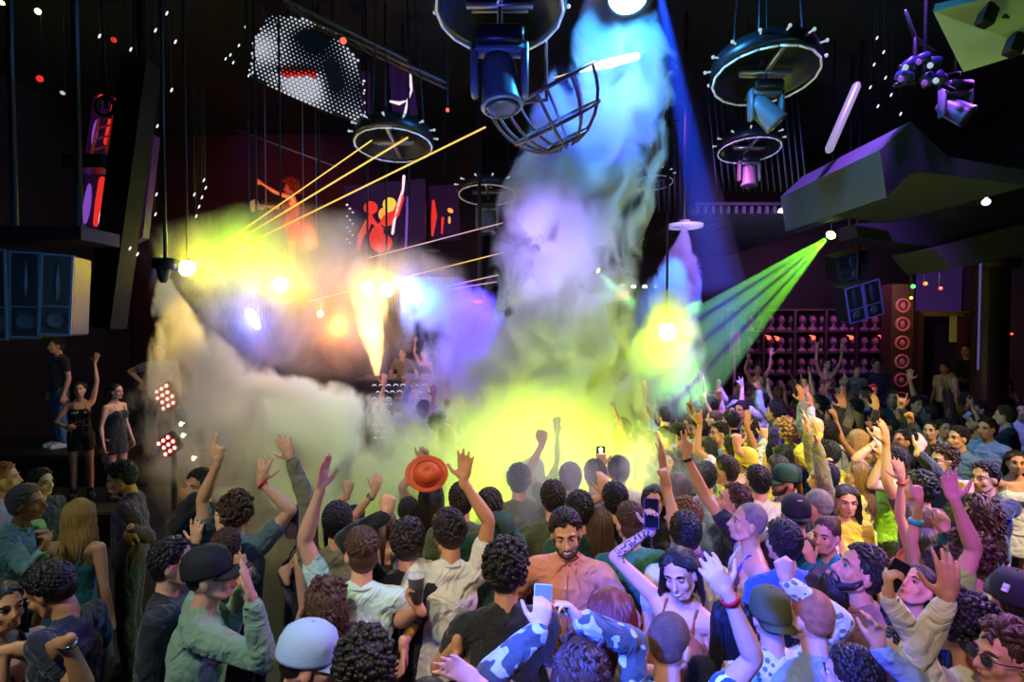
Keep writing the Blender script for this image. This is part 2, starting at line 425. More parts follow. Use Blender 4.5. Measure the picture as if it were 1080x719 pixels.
def face_extra(mb, J, brow=1.0, smile=0, shut=False):
    """Eyeballs, irises, lids and brows joined to the body mesh: 1 white, 2 dark, 3 lips, 4 hair."""
    H, R = J['head'], J['Rh']; k = .955 if J['w'] else 1.0; P = lambda x, y, z: H + R @ Vector((x * k, y * k, z * k))
    for s in (-1, 1):
        if not shut:
            mb.ell(P(s * .031, .0730, .008), (.0112, .0115, .0068), R, 10, 7, mi=1)
            mb.ell(P(s * .031, .0820, .0075), (.0058, .004, .0056), R, 8, 5, mi=2)
        else:
            mb.ell(P(s * .031, .0728, .008), (.0125, .0115, .0085), R, 10, 7, mi=0)
            mb.tube([P(s * .019, .0815, .006), P(s * .031, .0848, .0035), P(s * .045, .0765, .005)], [.0012, .0022, .0014], 5, mi=2, cap='point')
        mb.tube([P(s * .018, .0820, .010), P(s * .031, .0860, .0145), P(s * .046, .0760, .009)], [v * (.3 if shut else 1) for v in (.0018, .0032, .0018)], 5, mi=2, cap='point')
        mb.tube([P(s * .015, .0905, .030), P(s * .032, .0905, .037), P(s * .051, .077, .030)], [.0032 * brow, .0046 * brow, .0020 * brow], 6, mi=4, cap='point')
    if smile:
        mb.tube([P(-.026, .079, -.051), P(-.013, .095, -.058), P(0, .0985, -.060), P(.013, .095, -.058), P(.026, .079, -.051)], [.001, .0035, .005, .0035, .001], 6, mi=1, cap='point')
        mb.tube([P(-.025, .080, -.055), P(0, .0975, -.068), P(.025, .080, -.055)], [.0015, .0045, .0015], 6, mi=3, cap='point')
    else:
        mb.tube([P(-.023, .083, -.057), P(0, .0985, -.055), P(.023, .083, -.057)], [.0012, .0042, .0012], 6, mi=3, cap='point')
        mb.tube([P(-.020, .083, -.062), P(0, .0960, -.065), P(.020, .083, -.062)], [.0012, .0048, .0012], 6, mi=3, cap='point')
        mb.tube([P(-.022, .084, -.0595), P(0, .0995, -.0595), P(.022, .084, -.0595)], [.0008, .0012, .0008], 5, mi=2, cap='point')
def legs_geo(mb, J, inf=0.0, upto=1.0, flare=0.0):
    k = .93 if J['w'] else 1.0
    for s in (-1, 1):
        h = Vector((s * .088, 0, .93)); kn = Vector((s * .10, .02, .50)); an = Vector((s * .105, -.015, .085))
        pts = [h, h.lerp(kn, .5), kn, kn.lerp(an, .35), an]; rs = [.088 * k + inf, .074 * k + inf, .055 * k + inf + flare * .3, .056 * k + inf + flare * .5, .036 * k + inf + flare]
        if upto < 1:
            pts = [h, h.lerp(kn, upto * .5), h.lerp(kn, upto)]; rs = [.088 * k + inf, .078 * k + inf, (.088 - .03 * upto) * k + inf]
        mb.tube(pts, rs, 12)
def body_mesh(J, sex, vox, bare_legs, face, smile, brow=1.0):
    mb = MB(); torso_geo(mb, J); head_geo(mb, J)
    for A in J['arms']:
        mb.ell(A['S'], (.055 * (.8 if J['w'] else 1),) * 3)
        arm_tubes(mb, A, J['w']); hand_geo(mb, A['W'], A['hd'], A['hn'], A['side'], A['pose'], (.93 if J['w'] else 1.04) * (1.12 if vox > .009 else 1.03))
    if bare_legs:
        legs_geo(mb, J)
    else: legs_geo(mb, J, -.012, .4)
    me = remesh(mb, 'body', vox, 2, .42)
    ex = MB()
    if face: face_extra(ex, J, brow, smile, bool(smile))
    else:
        ex.ell(J['head'], (.01, .01, .01))
    return append_mesh(me, ex, 'body')
def foot_mesh(J, s, kind='shoe'):
    mb = MB(); x = s * .105
    if kind == 'boot': mb.tube([(x, -.015, .42), (x, -.015, .10)], [.062, .048], 12, cap='flat')
    mb.tube([(x, -.015, .13), (x, -.01, .055)], [.047, .047], 12)
    mb.tube([(x, -.05, .045), (x + s * .005, .07, .045), (x + s * .012, .165, .036)], [.043, .045, .036], 12, flat=1.0)
    mb.box((x + s * .005, .05, .012), (.094, .285, .024), bev=.01)
    return mb.mesh('shoe')
def shirt_mesh(J, kind, vox, seed, inf=.014):
    mb = MB(); T, Rt, w = J['T'], J['Rt'], J['w']
    if kind in ('tank', 'spag', 'dress', 'tube'):
        i = .010
        if w:
            mb.ell(T(0, .005, 1.10), (.130 + i, .098 + i, .16), Rt); mb.ell(T(0, .004, 1.245), (.144 + i, .108 + i, .135), Rt)
            mb.tube([T(0, 0, .98), T(0, .004, 1.12), T(0, .004, 1.28)], [.155 + i, .134 + i, .140 + i], 18, cap='flat', flat=.76, up=(0, 1, 0))
            for s in (-1, 1): mb.ell(T(s * .066, .088, 1.285), (.076, .064, .072), Rt)
            mb.ell(T(0, .088, 1.30), (.10, .040, .05), Rt)
        else:
            mb.ell(T(0, .01, 1.10), (.155 + i, .118 + i, .17), Rt); mb.ell(T(0, .0, 1.26), (.174 + i, .122 + i, .16), Rt)
        mb.ell(T(0, -.005, .99), (.165 + i, .118 + i, .11), Rt)
        if kind != 'tube':
            r = .010 if kind in ('spag', 'dress') else .018; xx = .075
            for s in (-1, 1):
                mb.tube([T(s * xx, .10, 1.30), T(s * xx, .085, 1.38), T(s * xx, .03, 1.462), T(s * xx, -.05, 1.452), T(s * xx, -.10, 1.36), T(s * xx * .8, -.10, 1.28)], r if r > .01 else .010, 8, flat=1.0)
        if kind == 'dress':
            mb.tube([(0, 0, 1.0), (0, -.005, .9), (0, 0, .70)], [.155, .175, .182], 20, cap='flat', flat=.80, up=(0, 1, 0))
    else:
        torso_geo(mb, J, inf)
        mb.ell(T(0, -.045, 1.43), (.095, .055, .055), Rt); mb.ell(T(0, -.02, 1.46), (.075, .055, .028), Rt)
        mb.tube([T(0, 0, 1.12), T(0, 0, .90)], [.145 + inf, .165 + inf], 20, cap='flat', flat=.78, up=(0, 1, 0))
        t1 = dict(tee=.27, long=.97, jacket=.985, three=.72, cap=.13)[kind]
        for A in J['arms']:
            mb.ell(A['S'], (.052 * (.86 if w else 1) + inf,) * 3)
            arm_tubes(mb, A, w, inf + (.006 if kind == 'jacket' else 0), 0, t1, loose=1.0 if kind != 'tee' else 2)
        if kind == 'jacket':
            mb.tube([J['neck0'] + Rt @ Vector((0, -.01, .02)), J['neck0'] + Rt @ Vector((0, -.005, .055))], [.08, .072], 14, cap='flat')
    me = remesh(mb, 'shirt', vox * 1.25, 5, .5)
    folds(me, .0075 if kind in ('tee', 'long', 'jacket', 'three') else .003, 24, seed); folds(me, .003, 60, seed + 5, 5)
    return me
def pants_mesh(J, kind, vox, seed):
    mb = MB(); i = .012
    if kind == 'shorts':
        mb.ell((0, 0, .95), (.165 + i, .12 + i, .12)); legs_geo(mb, J, i, .45)
    elif kind == 'skirt':
        mb.tube([(0, 0, 1.06), (0, 0, .94), (0, 0, .70)], [.140, .176, .20], 20, cap='flat', flat=.8, up=(0, 1, 0))
    else:
        mb.ell((0, 0, .95), (.162 + i, .118 + i, .12)); legs_geo(mb, J, i, 1.0, .012)
    me = remesh(mb, 'trousers', max(.013, vox * 1.5), 2, .5); folds(me, .004, 20, seed); return me

def scalp_pts(r, n, face=.30):
    out = []; ga = pi * (3 - sqrt(5))
    for i in range(n * 2):
        z = 1 - (i + .5) / n; 
        if z < -.62: break
        a = ga * i; s = sqrt(max(0, 1 - z * z)); x, y = cos(a) * s, sin(a) * s
        if y > .12 and z < .55 - .0 * y: 
            if y > .35 or z < .25: continue
        out.append(Vector((x, y, z)))
    return out
def hair_mesh(J, style, seed, lod=0):
    H, R = J['head'], J['Rh']; k = .955 if J['w'] else 1.0
    r = random.Random(seed); mb = MB(); P = lambda v: H + R @ (Vector(v) * k)
    C0 = Vector((0, -.014, .034)); RR = Vector((.079, .097, .096))
    cap = 1.0 if style != 'buzz' else .985
    if style != 'bald':
        for c, rr in (((0, -.020, .040), (.0795 * cap, .0955 * cap, .0945 * cap)), ((0, -.046, -.012), (.0725 * cap, .066 * cap, .072 * cap)) if style != 'buzz' else ((0, -.040, .002), (.0715, .0655, .060))):
            mb.ell(P(c), [a * k for a in rr], R, 20, 12)
    n = dict(buzz=0, short=210, fade=170, quiff=200, curly=260, messy=170, long=170, wavy=150, pony=120, bun=120, bob=190, afro=420, crop=190, bald=0, longcurly=210)[style]
    if lod: n = int(n * .55)
    S = scalp_pts(r, max(n, 1)) if n else []
    for d in S:
        base = C0 + Vector((d.x * RR.x, d.y * RR.y, d.z * RR.z)); j = Vector((r.uniform(-1, 1), r.uniform(-1, 1), r.uniform(-1, 1)))
        if style in ('short', 'fade', 'quiff', 'messy', 'crop'):
            if style == 'fade' and d.z < .15: continue
            L = dict(short=.026, fade=.022, quiff=.030, messy=.034, crop=.016)[style]
            flow = Vector((d.x * .8, -.25 + (.9 if style == 'quiff' and d.y > .1 else 0), -.45 * (1 - d.z) + (.35 if style in ('quiff', 'messy') else .05))) + j * (.55 if style == 'messy' else .28)
            t = (flow - d * flow.dot(d)).normalized() * .9 + d * (.12 if style in ('short', 'fade', 'crop') else .30)
            q = base + t * L * .6 + d * .003; e = base + t * L * 1.25 - d * .003 + j * (.002 if style in ('short', 'fade') else .006)
            mb.tube([P(base - d * .006), P(q), P(e)], [.0125 * k, .0115 * k, .003], 6, cap='point')
        elif style in ('curly', 'afro'):
            o = r.uniform(.0, .030 if style == 'curly' else .085); rr = r.uniform(.010, .016) if style == 'curly' else r.uniform(.016, .024)
            mb.ell(P(base + d * o), (rr, rr, rr), None, 7, 5)
        elif style in ('pony', 'bun'):
            t = Vector((0, -.10, .03)) + C0
            p1 = base.lerp(t, .4) + d * .012; p2 = base.lerp(t, .8) + d * .008
            mb.tube([P(base - d * .004), P(p1), P(p2)], [.010 * k, .011 * k, .006], 5, cap='point')
        else:
            L = dict(long=.40, wavy=.36, bob=.17, longcurly=.36)[style] * r.uniform(.85, 1.08)
            sx = d.x if abs(d.x) > .15 else (.15 if r.random() < .5 else -.15)
            az = atan2(d.y, d.x if abs(d.x) > .02 else .02 * (1 if sx > 0 else -1))
            # run over the skull towards the side and back, then hang
            pts = [base - d * .006]; side = 1 if sx > 0 else -1
            out = Vector((d.x, d.y, 0)); out = out.normalized() if out.length > .2 else Vector((side * .8, -.6, 0)).normalized()
            if out.y > .1: out = Vector((side * .98, .12, 0)).normalized()
            if out.y > -.2 : out = (out + Vector((0, -.15, 0))).normalized()
            hang = C0 + Vector((out.x * .088, out.y * .100, -.02))
            mid = base.lerp(hang, .55); 
            md = Vector(((mid - C0).x / RR.x, (mid - C0).y / RR.y, (mid - C0).z / RR.z)); md = md.normalized() if md.length > .01 else d
            pts.append(C0 + Vector((md.x * RR.x, md.y * RR.y, md.z * RR.z)) * 1.06 if False else C0 + Vector((md.x * (RR.x + .012), md.y * (RR.y + .012), md.z * (RR.z + .012))))
            pts.append(hang + out * .006 * r.uniform(0, 2))
            pr = [.012, .013, .0125]; nn = 3 if style in ('long', 'bob') else 5
            for q in range(1, nn + 1):
                f = q / nn; wob = Vector((0, 0, 0))
                if style == 'wavy': wob = Vector((sin(q * 2.2 + seed + az * 3), cos(q * 2.0 + az * 2), 0)) * .012
                if style == 'longcurly': wob = Vector((sin(q * 3.2 + az * 5), cos(q * 3.0 + az * 4), 0)) * .022
                pts.append(hang + Vector((out.x * .030 * f, (out.y * .02 - .02) * f, -L * f)) + wob + j * .006)
                pr.append(.0125 * (1 - .65 * f ** 2))
            # hair hangs down by gravity, not along a tilted head
            W = [P(pts[0]), P(pts[1]), P(pts[2])]
            h0 = W[2]
            for p in pts[3:]:
                v = (p - pts[2]) * k; v2 = R @ Vector((v.x, v.y, 0)); W.append(h0 + Vector((v2.x, v2.y, v.z)))
            mb.tube(W, [a * k * (.88 if style != 'wavy' else 1.0) for a in pr], 6, cap='point')
    if style == 'longcurly':
        for _ in range(230 if not lod else 120):
            a = r.uniform(pi * .62, pi * 2.38) ; z = r.uniform(-.30, .115); rad = 1.08 if z > -.02 else 1.16
            sc_ = sqrt(max(.05, 1 - (max(0, z - .02) / .11) ** 2)) ; q = C0 + Vector((cos(a) * .088 * rad * sc_, sin(a) * .100 * rad * sc_ - (.02 if z < 0 else 0), z))
            if q.y > .035 and z < .07: continue
            h = C0 + Vector((q.x - C0.x, q.y - C0.y, min(z, -.02) if z < -.02 else z)); w0 = P(h) if z >= -.02 else P((h.x, h.y, C0.z - .02)) + Vector((0, 0, (z + .02)))
            rr = r.uniform(.009, .015); t_ = r.uniform(0, 6); mb.tube([w0 + Vector((cos(t_ + i * 1.5) * .010, sin(t_ + i * 1.5) * .010, -.012 * i)) for i in range(5)], [rr * .5, rr * .8, rr * .8, rr * .7, rr * .2], 5, cap='point')
    if style == 'bun': mb.ell(P((0, -.115, .075)), (.042, .038, .040), R, 12, 8)
    if style == 'pony':
        b = P((0, -.115, .05)); mb.tube([b, b + Vector((0, 0, .01)) + R @ Vector((0, -.05, 0)), b + R @ Vector((0, -.07, 0)) - Vector((0, 0, .12)), b + R @ Vector((0, -.05, 0)) - Vector((0, 0, .26))], [.018, .026, .022, .006], 9)
    return mb.mesh('hair')
def beard_mesh(J, full=1.0, th=1.0):
    mb = MB(); H, R = J['head'], J['Rh']; P = lambda x, y, z: H + R @ Vector((x, y, z)); g = .004 * full
    for s in (-1, 1):
        mb.tube([P(s * .069, .005, -.02), P(s * .058, .03, -.062), P(s * .034, .062, -.088), P(0, .078, -.098)], [.009 * th, (.013 + g) * th, (.016 + g) * th, (.014 + g) * th], 8)
        mb.tube([P(0, .100, -.044), P(s * .024, .088, -.050), P(s * .034, .074, -.072)], [.0042 * th ** 2, .0046 * th ** 2, .006 * th ** 2], 6)
    mb.ell(P(0, .046, -.079), (.0495, .038, .031) if th >= 1 else (.046, .035, .029), R)
    if th >= 1: mb.ell(P(0, .082, -.080), (.016, .010, .010), R)
    return mb.mesh('beard')
def hat_mesh(J, kind):
    mb = MB(); H, R = J['head'], J['Rh']; k = .97 if J['w'] else 1.02; P = lambda x, y, z: H + R @ (Vector((x, y, z)) * k)
    if kind in ('cap', 'backcap', 'flatcap'):
        prof = [(.0935, .018), (.0945, .03), (.092, .075), (.078, .112), (.050, .134), (.018, .142), (.001, .143), (.001, .13), (.088, .02)]
        V = []; tmp = MB(); tmp.lathe([(a, b) for a, b in prof], seg=28)
        tmp.v = [P(v.x * .95, v.y * 1.14 - .014, v.z) for v in tmp.v]; mb.merge(tmp)
        s = -1 if kind == 'backcap' else 1
        b = MB(); n = 12; ln = .088 if kind != 'flatcap' else .045
        for lay in (0, 1):
            for i in range(n + 1):
                a = -1.0 + 2.0 * i / n
                for e in (0, 1):
                    rr = 1.0 if e == 0 else 0
                    x = sin(a) * .088; y = cos(a) * .098 + (ln * (1 - .35 * a * a) if e else -.012)
                    z = .026 - lay * .005 - .012 * e - .018 * a * a
                    b.v.append(P(x, (y - .012) * s, z))
        w_ = 2 * (n + 1)
        for i in range(n):
            a0 = i * 2
            b.f.append((a0, a0 + 1, a0 + 3, a0 + 2)); b.f.append((w_ + a0, w_ + a0 + 2, w_ + a0 + 3, w_ + a0 + 1)); b.f.append((a0 + 1, w_ + a0 + 1, w_ + a0 + 3, a0 + 3)); b.f.append((a0, a0 + 2, w_ + a0 + 2, w_ + a0))
        b.f.append((0, w_, w_ + 1, 1)); b.f.append((2 * n, 2 * n + 1, w_ + 2 * n + 1, w_ + 2 * n))
        b.m = [0] * len(b.f); b.n = len(b.v); mb.merge(b)
        mb.ell(P(0, -.014, .143), (.007, .007, .005), R, 8, 5)
    return mb.mesh('hat')
def ring_on(A, t, r, w, name='wristband'):
    """Band round the forearm at fraction t of the elbow-wrist length."""
    c = A['E'].lerp(A['W'], t); d = (A['W'] - A['E']).normalized(); mb = MB()
    Rr = d.to_track_quat('Z', 'Y').to_matrix()
    mb.lathe([(r, -w / 2), (r + .004, -w / 2), (r + .004, w / 2), (r, w / 2)], c, Rr, 16, closed=True)
    return mb.mesh(name)

CACHE = {}
HEAD_KEYS = {}
def person(label, hx_, hy_, yaw=0, sex='m', Y=None, base=0.0, lean=(0, 0), head=(0, 0, 0), skin='light', hair=('short', 'dark'),
           top=('tee', 'black'), bottom=('pants', 'jeansdark'), L='down', R='down', q=.012, key=None, beard=None, hat=None, smile=0,
           s=None, glasses=False, bands=(), group=None, legs=None, tattoo=None, name='person', roll=0, brow=1.0, hide_shoes=False, scale_min=.86, collar=None):
    """One figure with its head centre seen at pixel (hx_, hy_). Arms: a named pose or ('px', px, py, depth offset, pose, image angle, palm)."""
    # pass 1: root and scale from the head pixel
    J0 = frame(sex, lean, head, ('down', 'down')); hc = J0['head']; s0 = s or (1.0 if sex == 'm' else .945)
    if Y is None:
        if hy_ > 352:
            p = atz(hx_, hy_, base + s0 * hc.z); Y = p.y
        else: Y = 8.
    p = at(hx_, hy_, Y); sc = (p.z - base) / hc.z
    sc = max(scale_min, min(1.12, sc))
    Rz = rotm('Z', radians(yaw)); off = Rz @ Vector((hc.x, hc.y, 0)) * sc
    root = Vector((p.x - off.x, p.y - off.y, p.z - hc.z * sc))
    if abs(root.z - base) < .02: root.z = base
    inv = rotm('Z', -radians(yaw))
    specs = []
    for sgn, A in ((-1, L), (1, R)):
        if isinstance(A, tuple) and A[0] == 'px':
            _, ax, ay, dy, pose = A[:5]; ang = A[5] if len(A) > 5 else None; palm = A[6] if len(A) > 6 else 'a'; pole = A[7] if len(A) > 7 else None
            S = J0['T'](sgn * (.155 if sex == 'w' else .18), -.01, 1.44)
            Sw = root + Rz @ (S * sc); reach = (.52 if sex == 'w' else .557) * sc + .07
            best = None
            for i in range(-60, 61):
                yy = Sw.y + dy + i * .015
                if yy < .6: continue
                d_ = (at(ax, ay, yy) - Sw).length
                cost = max(0, d_ - reach) * 40 + abs(i) * .015
                if best is None or cost < best[0]: best = (cost, yy)
            Pw = at(ax, ay, best[1]); loc = inv @ (Pw - root) / sc
            a = dict(abs=loc, pose=pose, absdir=True, abspole=True)
            if ang is not None:
                dw = Vector((cos(radians(ang)), 0.12, sin(radians(ang)))); a['hd'] = inv @ dw
            nv = dict(a=(0, 1, 0), c=(0, -1, 0), l=(-1, -.3, 0), r=(1, -.3, 0), u=(0, 0, 1), d=(0, 0, -1), cl=(-.6, -1, 0), cr=(.6, -1, 0))[palm]
            a['hn'] = inv @ Vector(nv)
            a['pole'] = inv @ Vector(pole if pole else ((.5 * (1 if (Rz @ Vector((sgn, 0, 0))).x > 0 else -1)), 0, -.8))
            specs.append(a)
        else: specs.append(A)
    ck = key or id(specs)
    J = None
    if key is not None and key in CACHE: J = CACHE[key]
    else:
        J = frame(sex, lean, head, specs)
        if key is not None: CACHE[key] = J
    sd = sum(ord(c) for c in str(key or label)) % 1000
    def cached(part, fn):
        kk = (key or label, part)
        if kk not in CACHE: CACHE[kk] = fn()
        return CACHE[kk]
    bottom = bottom if isinstance(bottom, tuple) else ('pants', bottom)
    bare = bottom[0] in ('skirt', 'shorts', 'none') or top[0] == 'dress'
    e = empty(name, root, radians(yaw), label, 'person', group); e.scale = (sc,) * 3
    if roll:   # lean of the whole figure to the side, about its feet
        e.rotation_euler = (0, radians(roll), radians(yaw))
    hm = HAIRC[hair[1]]; hm2 = BUZZ[hair[1]] if hair[0] == 'buzz' else hm
    bm = cached(('body', bare, smile, brow), lambda: body_mesh(J, sex, q, bare, True, smile, brow))
    if tattoo is not None:
        A = J['arms'][tattoo]; C = co(bm); 
        pc = np.empty(len(bm.polygons) * 3, dtype=np.float32); bm.polygons.foreach_get('center', pc); pc = pc.reshape(-1, 3)
        E_, W_ = np.array(A['E']), np.array(A['W']); ax = (W_ - E_); ll = np.linalg.norm(ax); ax /= ll; t = (pc - E_) @ ax / ll
        dd = np.linalg.norm(pc - E_ - np.outer(t * ll, ax), axis=1)
        nz = np.sin(pc[:, 0] * 210 + np.sin(pc[:, 2] * 160) * 2) * np.sin(pc[:, 2] * 190 + np.sin(pc[:, 1] * 170) * 2)
        mi = np.empty(len(bm.polygons), dtype=np.int32); bm.polygons.foreach_get('material_index', mi)
        mi[(t > .1) & (t < .95) & (dd < .06) & (nz > .12) & (mi == 0)] = 5; bm.polygons.foreach_set('material_index', mi)
    slotobj('body', bm, [SKIN[skin], EYEW, DARK, LIPM, hm, INK], e)
    if hair[0] != 'bald':
        st = hair[0] if not (hat and hair[0] in ('short', 'messy', 'quiff', 'curly')) else 'buzz'
        slotobj('hair', cached(('hair', st), lambda: hair_mesh(J, st, sd, lod=0 if q < .0085 else 1)), [hm2], e)
    if beard: slotobj('beard', cached('beard', lambda: beard_mesh(J, 0 if smile else 1, .80 if smile else 1)), [(BUZZ if smile else HAIRC)[beard]], e)
    tm = TOPM[top[1]] if isinstance(top[1], str) else top[1]
    if top[0] != 'none':
        nm = {'dress': 'dress', 'jacket': 'jacket', 'tank': 'tank_top', 'spag': 'strap_top', 'tube': 'bodice'}.get(top[0], 'shirt')
        slotobj(nm, cached(('top', top[0]), lambda: shirt_mesh(J, top[0], q, sd)), [tm], e)
    if bottom[0] != 'none' and top[0] != 'dress':
        slotobj({'skirt': 'skirt', 'shorts': 'shorts'}.get(bottom[0], 'trousers'), cached(('bot', bottom[0]), lambda: pants_mesh(J, bottom[0], q, sd)), [TOPM[bottom[1]]], e)
    if collar:
        sh = cached(('top', top[0]), None); V = co(sh); T = J['T']; cb = MB(); Rt = J['Rt']; c0 = T(0, -.008, 1.475)
        for a0 in range(2):   # stand-up band and folded leaf, open at the front
            sgn_ = -1 if a0 else 1; pts_ = []
            for i in range(9):
                an = -pi / 2 + sgn_ * (pi * .93) * i / 8; pts_.append(c0 + Rt @ Vector((cos(an) * .068, sin(an) * .066, .010 - .020 * max(0, sin(an)))))
            cb.tube(pts_, [.010] * 9, 8, flat=1.0)
            e0 = pts_[-1]; cb.tube([e0 + Rt @ Vector((sgn_ * .014, -.012, .0)), e0 + Rt @ Vector((sgn_ * .030, .018, -.018)), e0 + Rt @ Vector((sgn_ * .036, .024, -.040))], [.011, .014, .004], 8, cap='point')
        slotobj('collar', cb.mesh('collar'), [tm], e)
        if collar == 'buttons':
            Ri = Rt.inverted(); A_ = np.array([list(Ri[i]) for i in range(3)]); piv = np.array((0, 0, .98)); U = (V - piv) @ A_.T + piv; pl = MB(); bt = []
            zs_ = [1.42 - .052 * i for i in range(10)]; line = []
            for z_ in zs_:
                m_ = (np.abs(U[:, 0]) < .02) & (np.abs(U[:, 2] - z_) < .02) & (U[:, 1] > 0)
                if m_.any(): line.append((z_, float(U[m_, 1].max())))
            pl.tube([T(0, y_ + .001, z_) for z_, y_ in line], .013, 8, flat=.35, up=(0, 1, 0)); slotobj('placket', pl.mesh('placket'), [tm], e)
            for i, (z_, y_) in enumerate(line[1::2]):
                b_ = MB(); b_.ell(T(0, y_ + .006, z_), (.0055, .003, .0055), Rt, 8, 5); slotobj('button', b_.mesh('button'), [TOPM['offwhite']], e)
    for sg in (-1, 1):
        kk = ('shoe', sg, 'boot' if legs == 'boot' else 'shoe')
        if kk not in CACHE: CACHE[kk] = foot_mesh(J, sg, kk[2])
        slotobj('boot' if legs == 'boot' else 'shoe', CACHE[kk], [TOPM['shoeblack' if legs != 'white' else 'offwhite']], e)
    if hat: slotobj('cap', cached(('hat', hat[0]), lambda: hat_mesh(J, hat[0])), [mat('hat_' + hat[1], tuple(TOPM[hat[1]].node_tree.nodes['Principled BSDF'].inputs['Base Color'].default_value)[:3], .8, bump=('noise', 90, .2))], e)
    if glasses:
        g = MB(); H_, R_ = J['head'], J['Rh']; P = lambda x, y, z: H_ + R_ @ Vector((x, y, z))
        Rq = R_ @ rotm('X', pi / 2)
        for sg in (-1, 1):
            g.lathe([(.021, -.002), (.0245, -.002), (.0245, .002), (.021, .002)], P(sg * .031, .099, .006), Rq, 14, closed=True)
            if glasses == 'dark': g.ell(P(sg * .031, .099, .006), (.022, .003, .020), R_, 12, 6)
            g.tube([P(sg * .053, .098, .012), P(sg * .076, .07, .012), P(sg * .082, -.01, .004)], .0022, 6)
        g.tube([P(-.010, .101, .010), P(.010, .101, .010)], .0022, 6)
        slotobj('glasses', g.mesh('glasses'), [TOPM['shoeblack']], e)
    for (side, t, m, wd) in bands:
        A = J['arms'][side]; rr = (.030 if sex == 'm' else .0255) + (.94 - t) * .02
        nm = 'watch' if m == 'watch' else 'wristband'
        slotobj(nm, ring_on(A, t, rr, wd, nm), [TOPM[m]], e)
    e['_s'] = sc
    PEOPLE.append((label, hx_, hy_, e, J, sc, yaw))
    return e, J
PEOPLE = []
def hand_world(e, J, side, along=.09, out=.0):
    """World point a little out of the palm, and the hand's axes in world space, for putting things in hands."""
    A = J['arms'][side]; M = Matrix.Rotation(e.rotation_euler[2], 3, 'Z'); s = e.scale[0]
    loc = A['W'] + A['hd'] * along + A['hn'] * out
    return e.location + M @ (loc * s), M @ A['hd'], M @ A['hn'], M @ A['side']
TOPM = {}
for k_, c_ in dict(black='16161a', jeansdark='161b2a', jeans='4a6a92', navy='10182e', white='e4e2de', offwhite='d8d4c4', cream='d9d3b4', mint='bfe0cf', sage='7d9a78', aqua='8fc4bd',
                   salmon='d98a6c', rust='b2542f', green='2f7a52', darkgreen='1f4a34', teal='12828a', tealdress='0f6f7c', brown='7a5a42', grey='7c8288', darkgrey='34373c', slate='4e6468', blue='2a58b8',
                   lightblue='9db8d8', denim='8fa9c9', purple='6a3f9a', plum='3d2440', lilac='a88ac8', pink='d02a78', magenta='b01a60', red='a81f22', yellow='d8c23a', lime='9ad04a',
                   khaki='7c7350', olive='4c5230', orange='e8702a', shoeblack='0c0c0e', royal='1c3cae', peach='e0a888', maroon='4a1520', tan='b89468').items():
    TOPM[k_] = cloth(k_, c_)
TOPM['camo'] = cloth('camo', '3c4436', ('blot', hx('aab39a'), 14)); TOPM['striped'] = cloth('striped', 'd8d6d0', ('stripe', hx('26406a'), 9))
TOPM['printed'] = cloth('printed', '1c4f9c', ('blot', hx('eaf4ff'), 11)); TOPM['sequin'] = mat('sequin_black', hx('1a1a1c'), .25, .8, pat=('dots', hx('d8d8d8'), 60))
TOPM['silver'] = mat('sequin_silver', hx('c8c2b0'), .25, .7, pat=('dots', hx('6a6458'), 50)); TOPM['plaid'] = cloth('plaid', 'b9a27a', ('stripe', hx('3c3426'), 14))
TOPM['pale_stripe'] = cloth('pale_stripe', 'd8c8b8', ('vstripe', hx('5a4a9a'), 5)); TOPM['band_pink'] = mat('band_pink', hx('e01870'), .4); TOPM['band_red'] = mat('band_red', hx('d01828'), .4)
TOPM['watch'] = mat('watch_metal', (.6, .6, .62), .2, 1.); TOPM['lacepattern'] = cloth('lacepattern', 'd9d8c0', ('dots', hx('6c7458'), 26)); TOPM['band_teal'] = mat('band_teal', hx('2cc0b8'), .4)
# ------------------------------------------------------------------ surroundings
SC.view_settings.view_transform = 'Standard'; SC.view_settings.look = 'None'; SC.view_settings.gamma = 1
SC.view_settings.use_curve_mapping = False; SC.view_settings.exposure = EXPO
w_ = bpy.data.worlds.new('club_dark'); SC.world = w_; w_.use_nodes = True
w_.node_tree.nodes['Background'].inputs[0].default_value = (.0012, .0010, .003, 1)
SC.cycles.volume_bounces = 1; SC.cycles.max_bounces = 5; SC.cycles.diffuse_bounces = 2; SC.cycles.glossy_bounces = 2
SC.cycles.transmission_bounces = 3; SC.cycles.transparent_max_bounces = 16
SC.cycles.sample_clamp_indirect = 4; SC.cycles.volume_max_steps = 128

M_black = mat('black_paint', (.012, .012, .014), .55); M_blackmetal = mat('black_metal', (.02, .02, .022), .35, .6)
M_floor = mat('floor_vinyl', (.02, .018, .022), .3, bump=('noise', 6, .1)); M_ceil = mat('ceiling_black', (.010, .010, .013), .8)
M_wall = mat('wall_dark', (.018, .014, .02), .7, bump=('noise', 3, .2)); M_metal = mat('grey_metal', (.25, .25, .27), .35, .8)
M_soffit = mat('soffit_grey', (.03, .034, .037), .7, bump=('noise', 20, .15)); M_wood = mat('dark_wood', hx('3a2618'), .5, bump=('wave', 6, .2))
M_hoop = mat('hoop_white', (.75, .75, .78), .35, emit=(.8, .8, 1), es=.10)
def emis(name, c, e, base=(.02, .02, .02)): return mat(name, base, .4, emit=hx(c) if isinstance(c, str) else c, es=e)
E_white = emis('lamp_white', (1, .98, .92), 14); E_yel = emis('lamp_yellow', (1, .85, .25), 40); E_blue = emis('lamp_blue', (.35, .6, 1), 40)
E_grn = emis('lamp_green', (.55, 1, .12), 30); E_red = emis('lamp_red', (1, .06, .03), 3); E_red2 = emis('screen_red', (.9, .03, .02), .9); E_dim = emis('bulb_dim', (.5, .65, .7), .8)
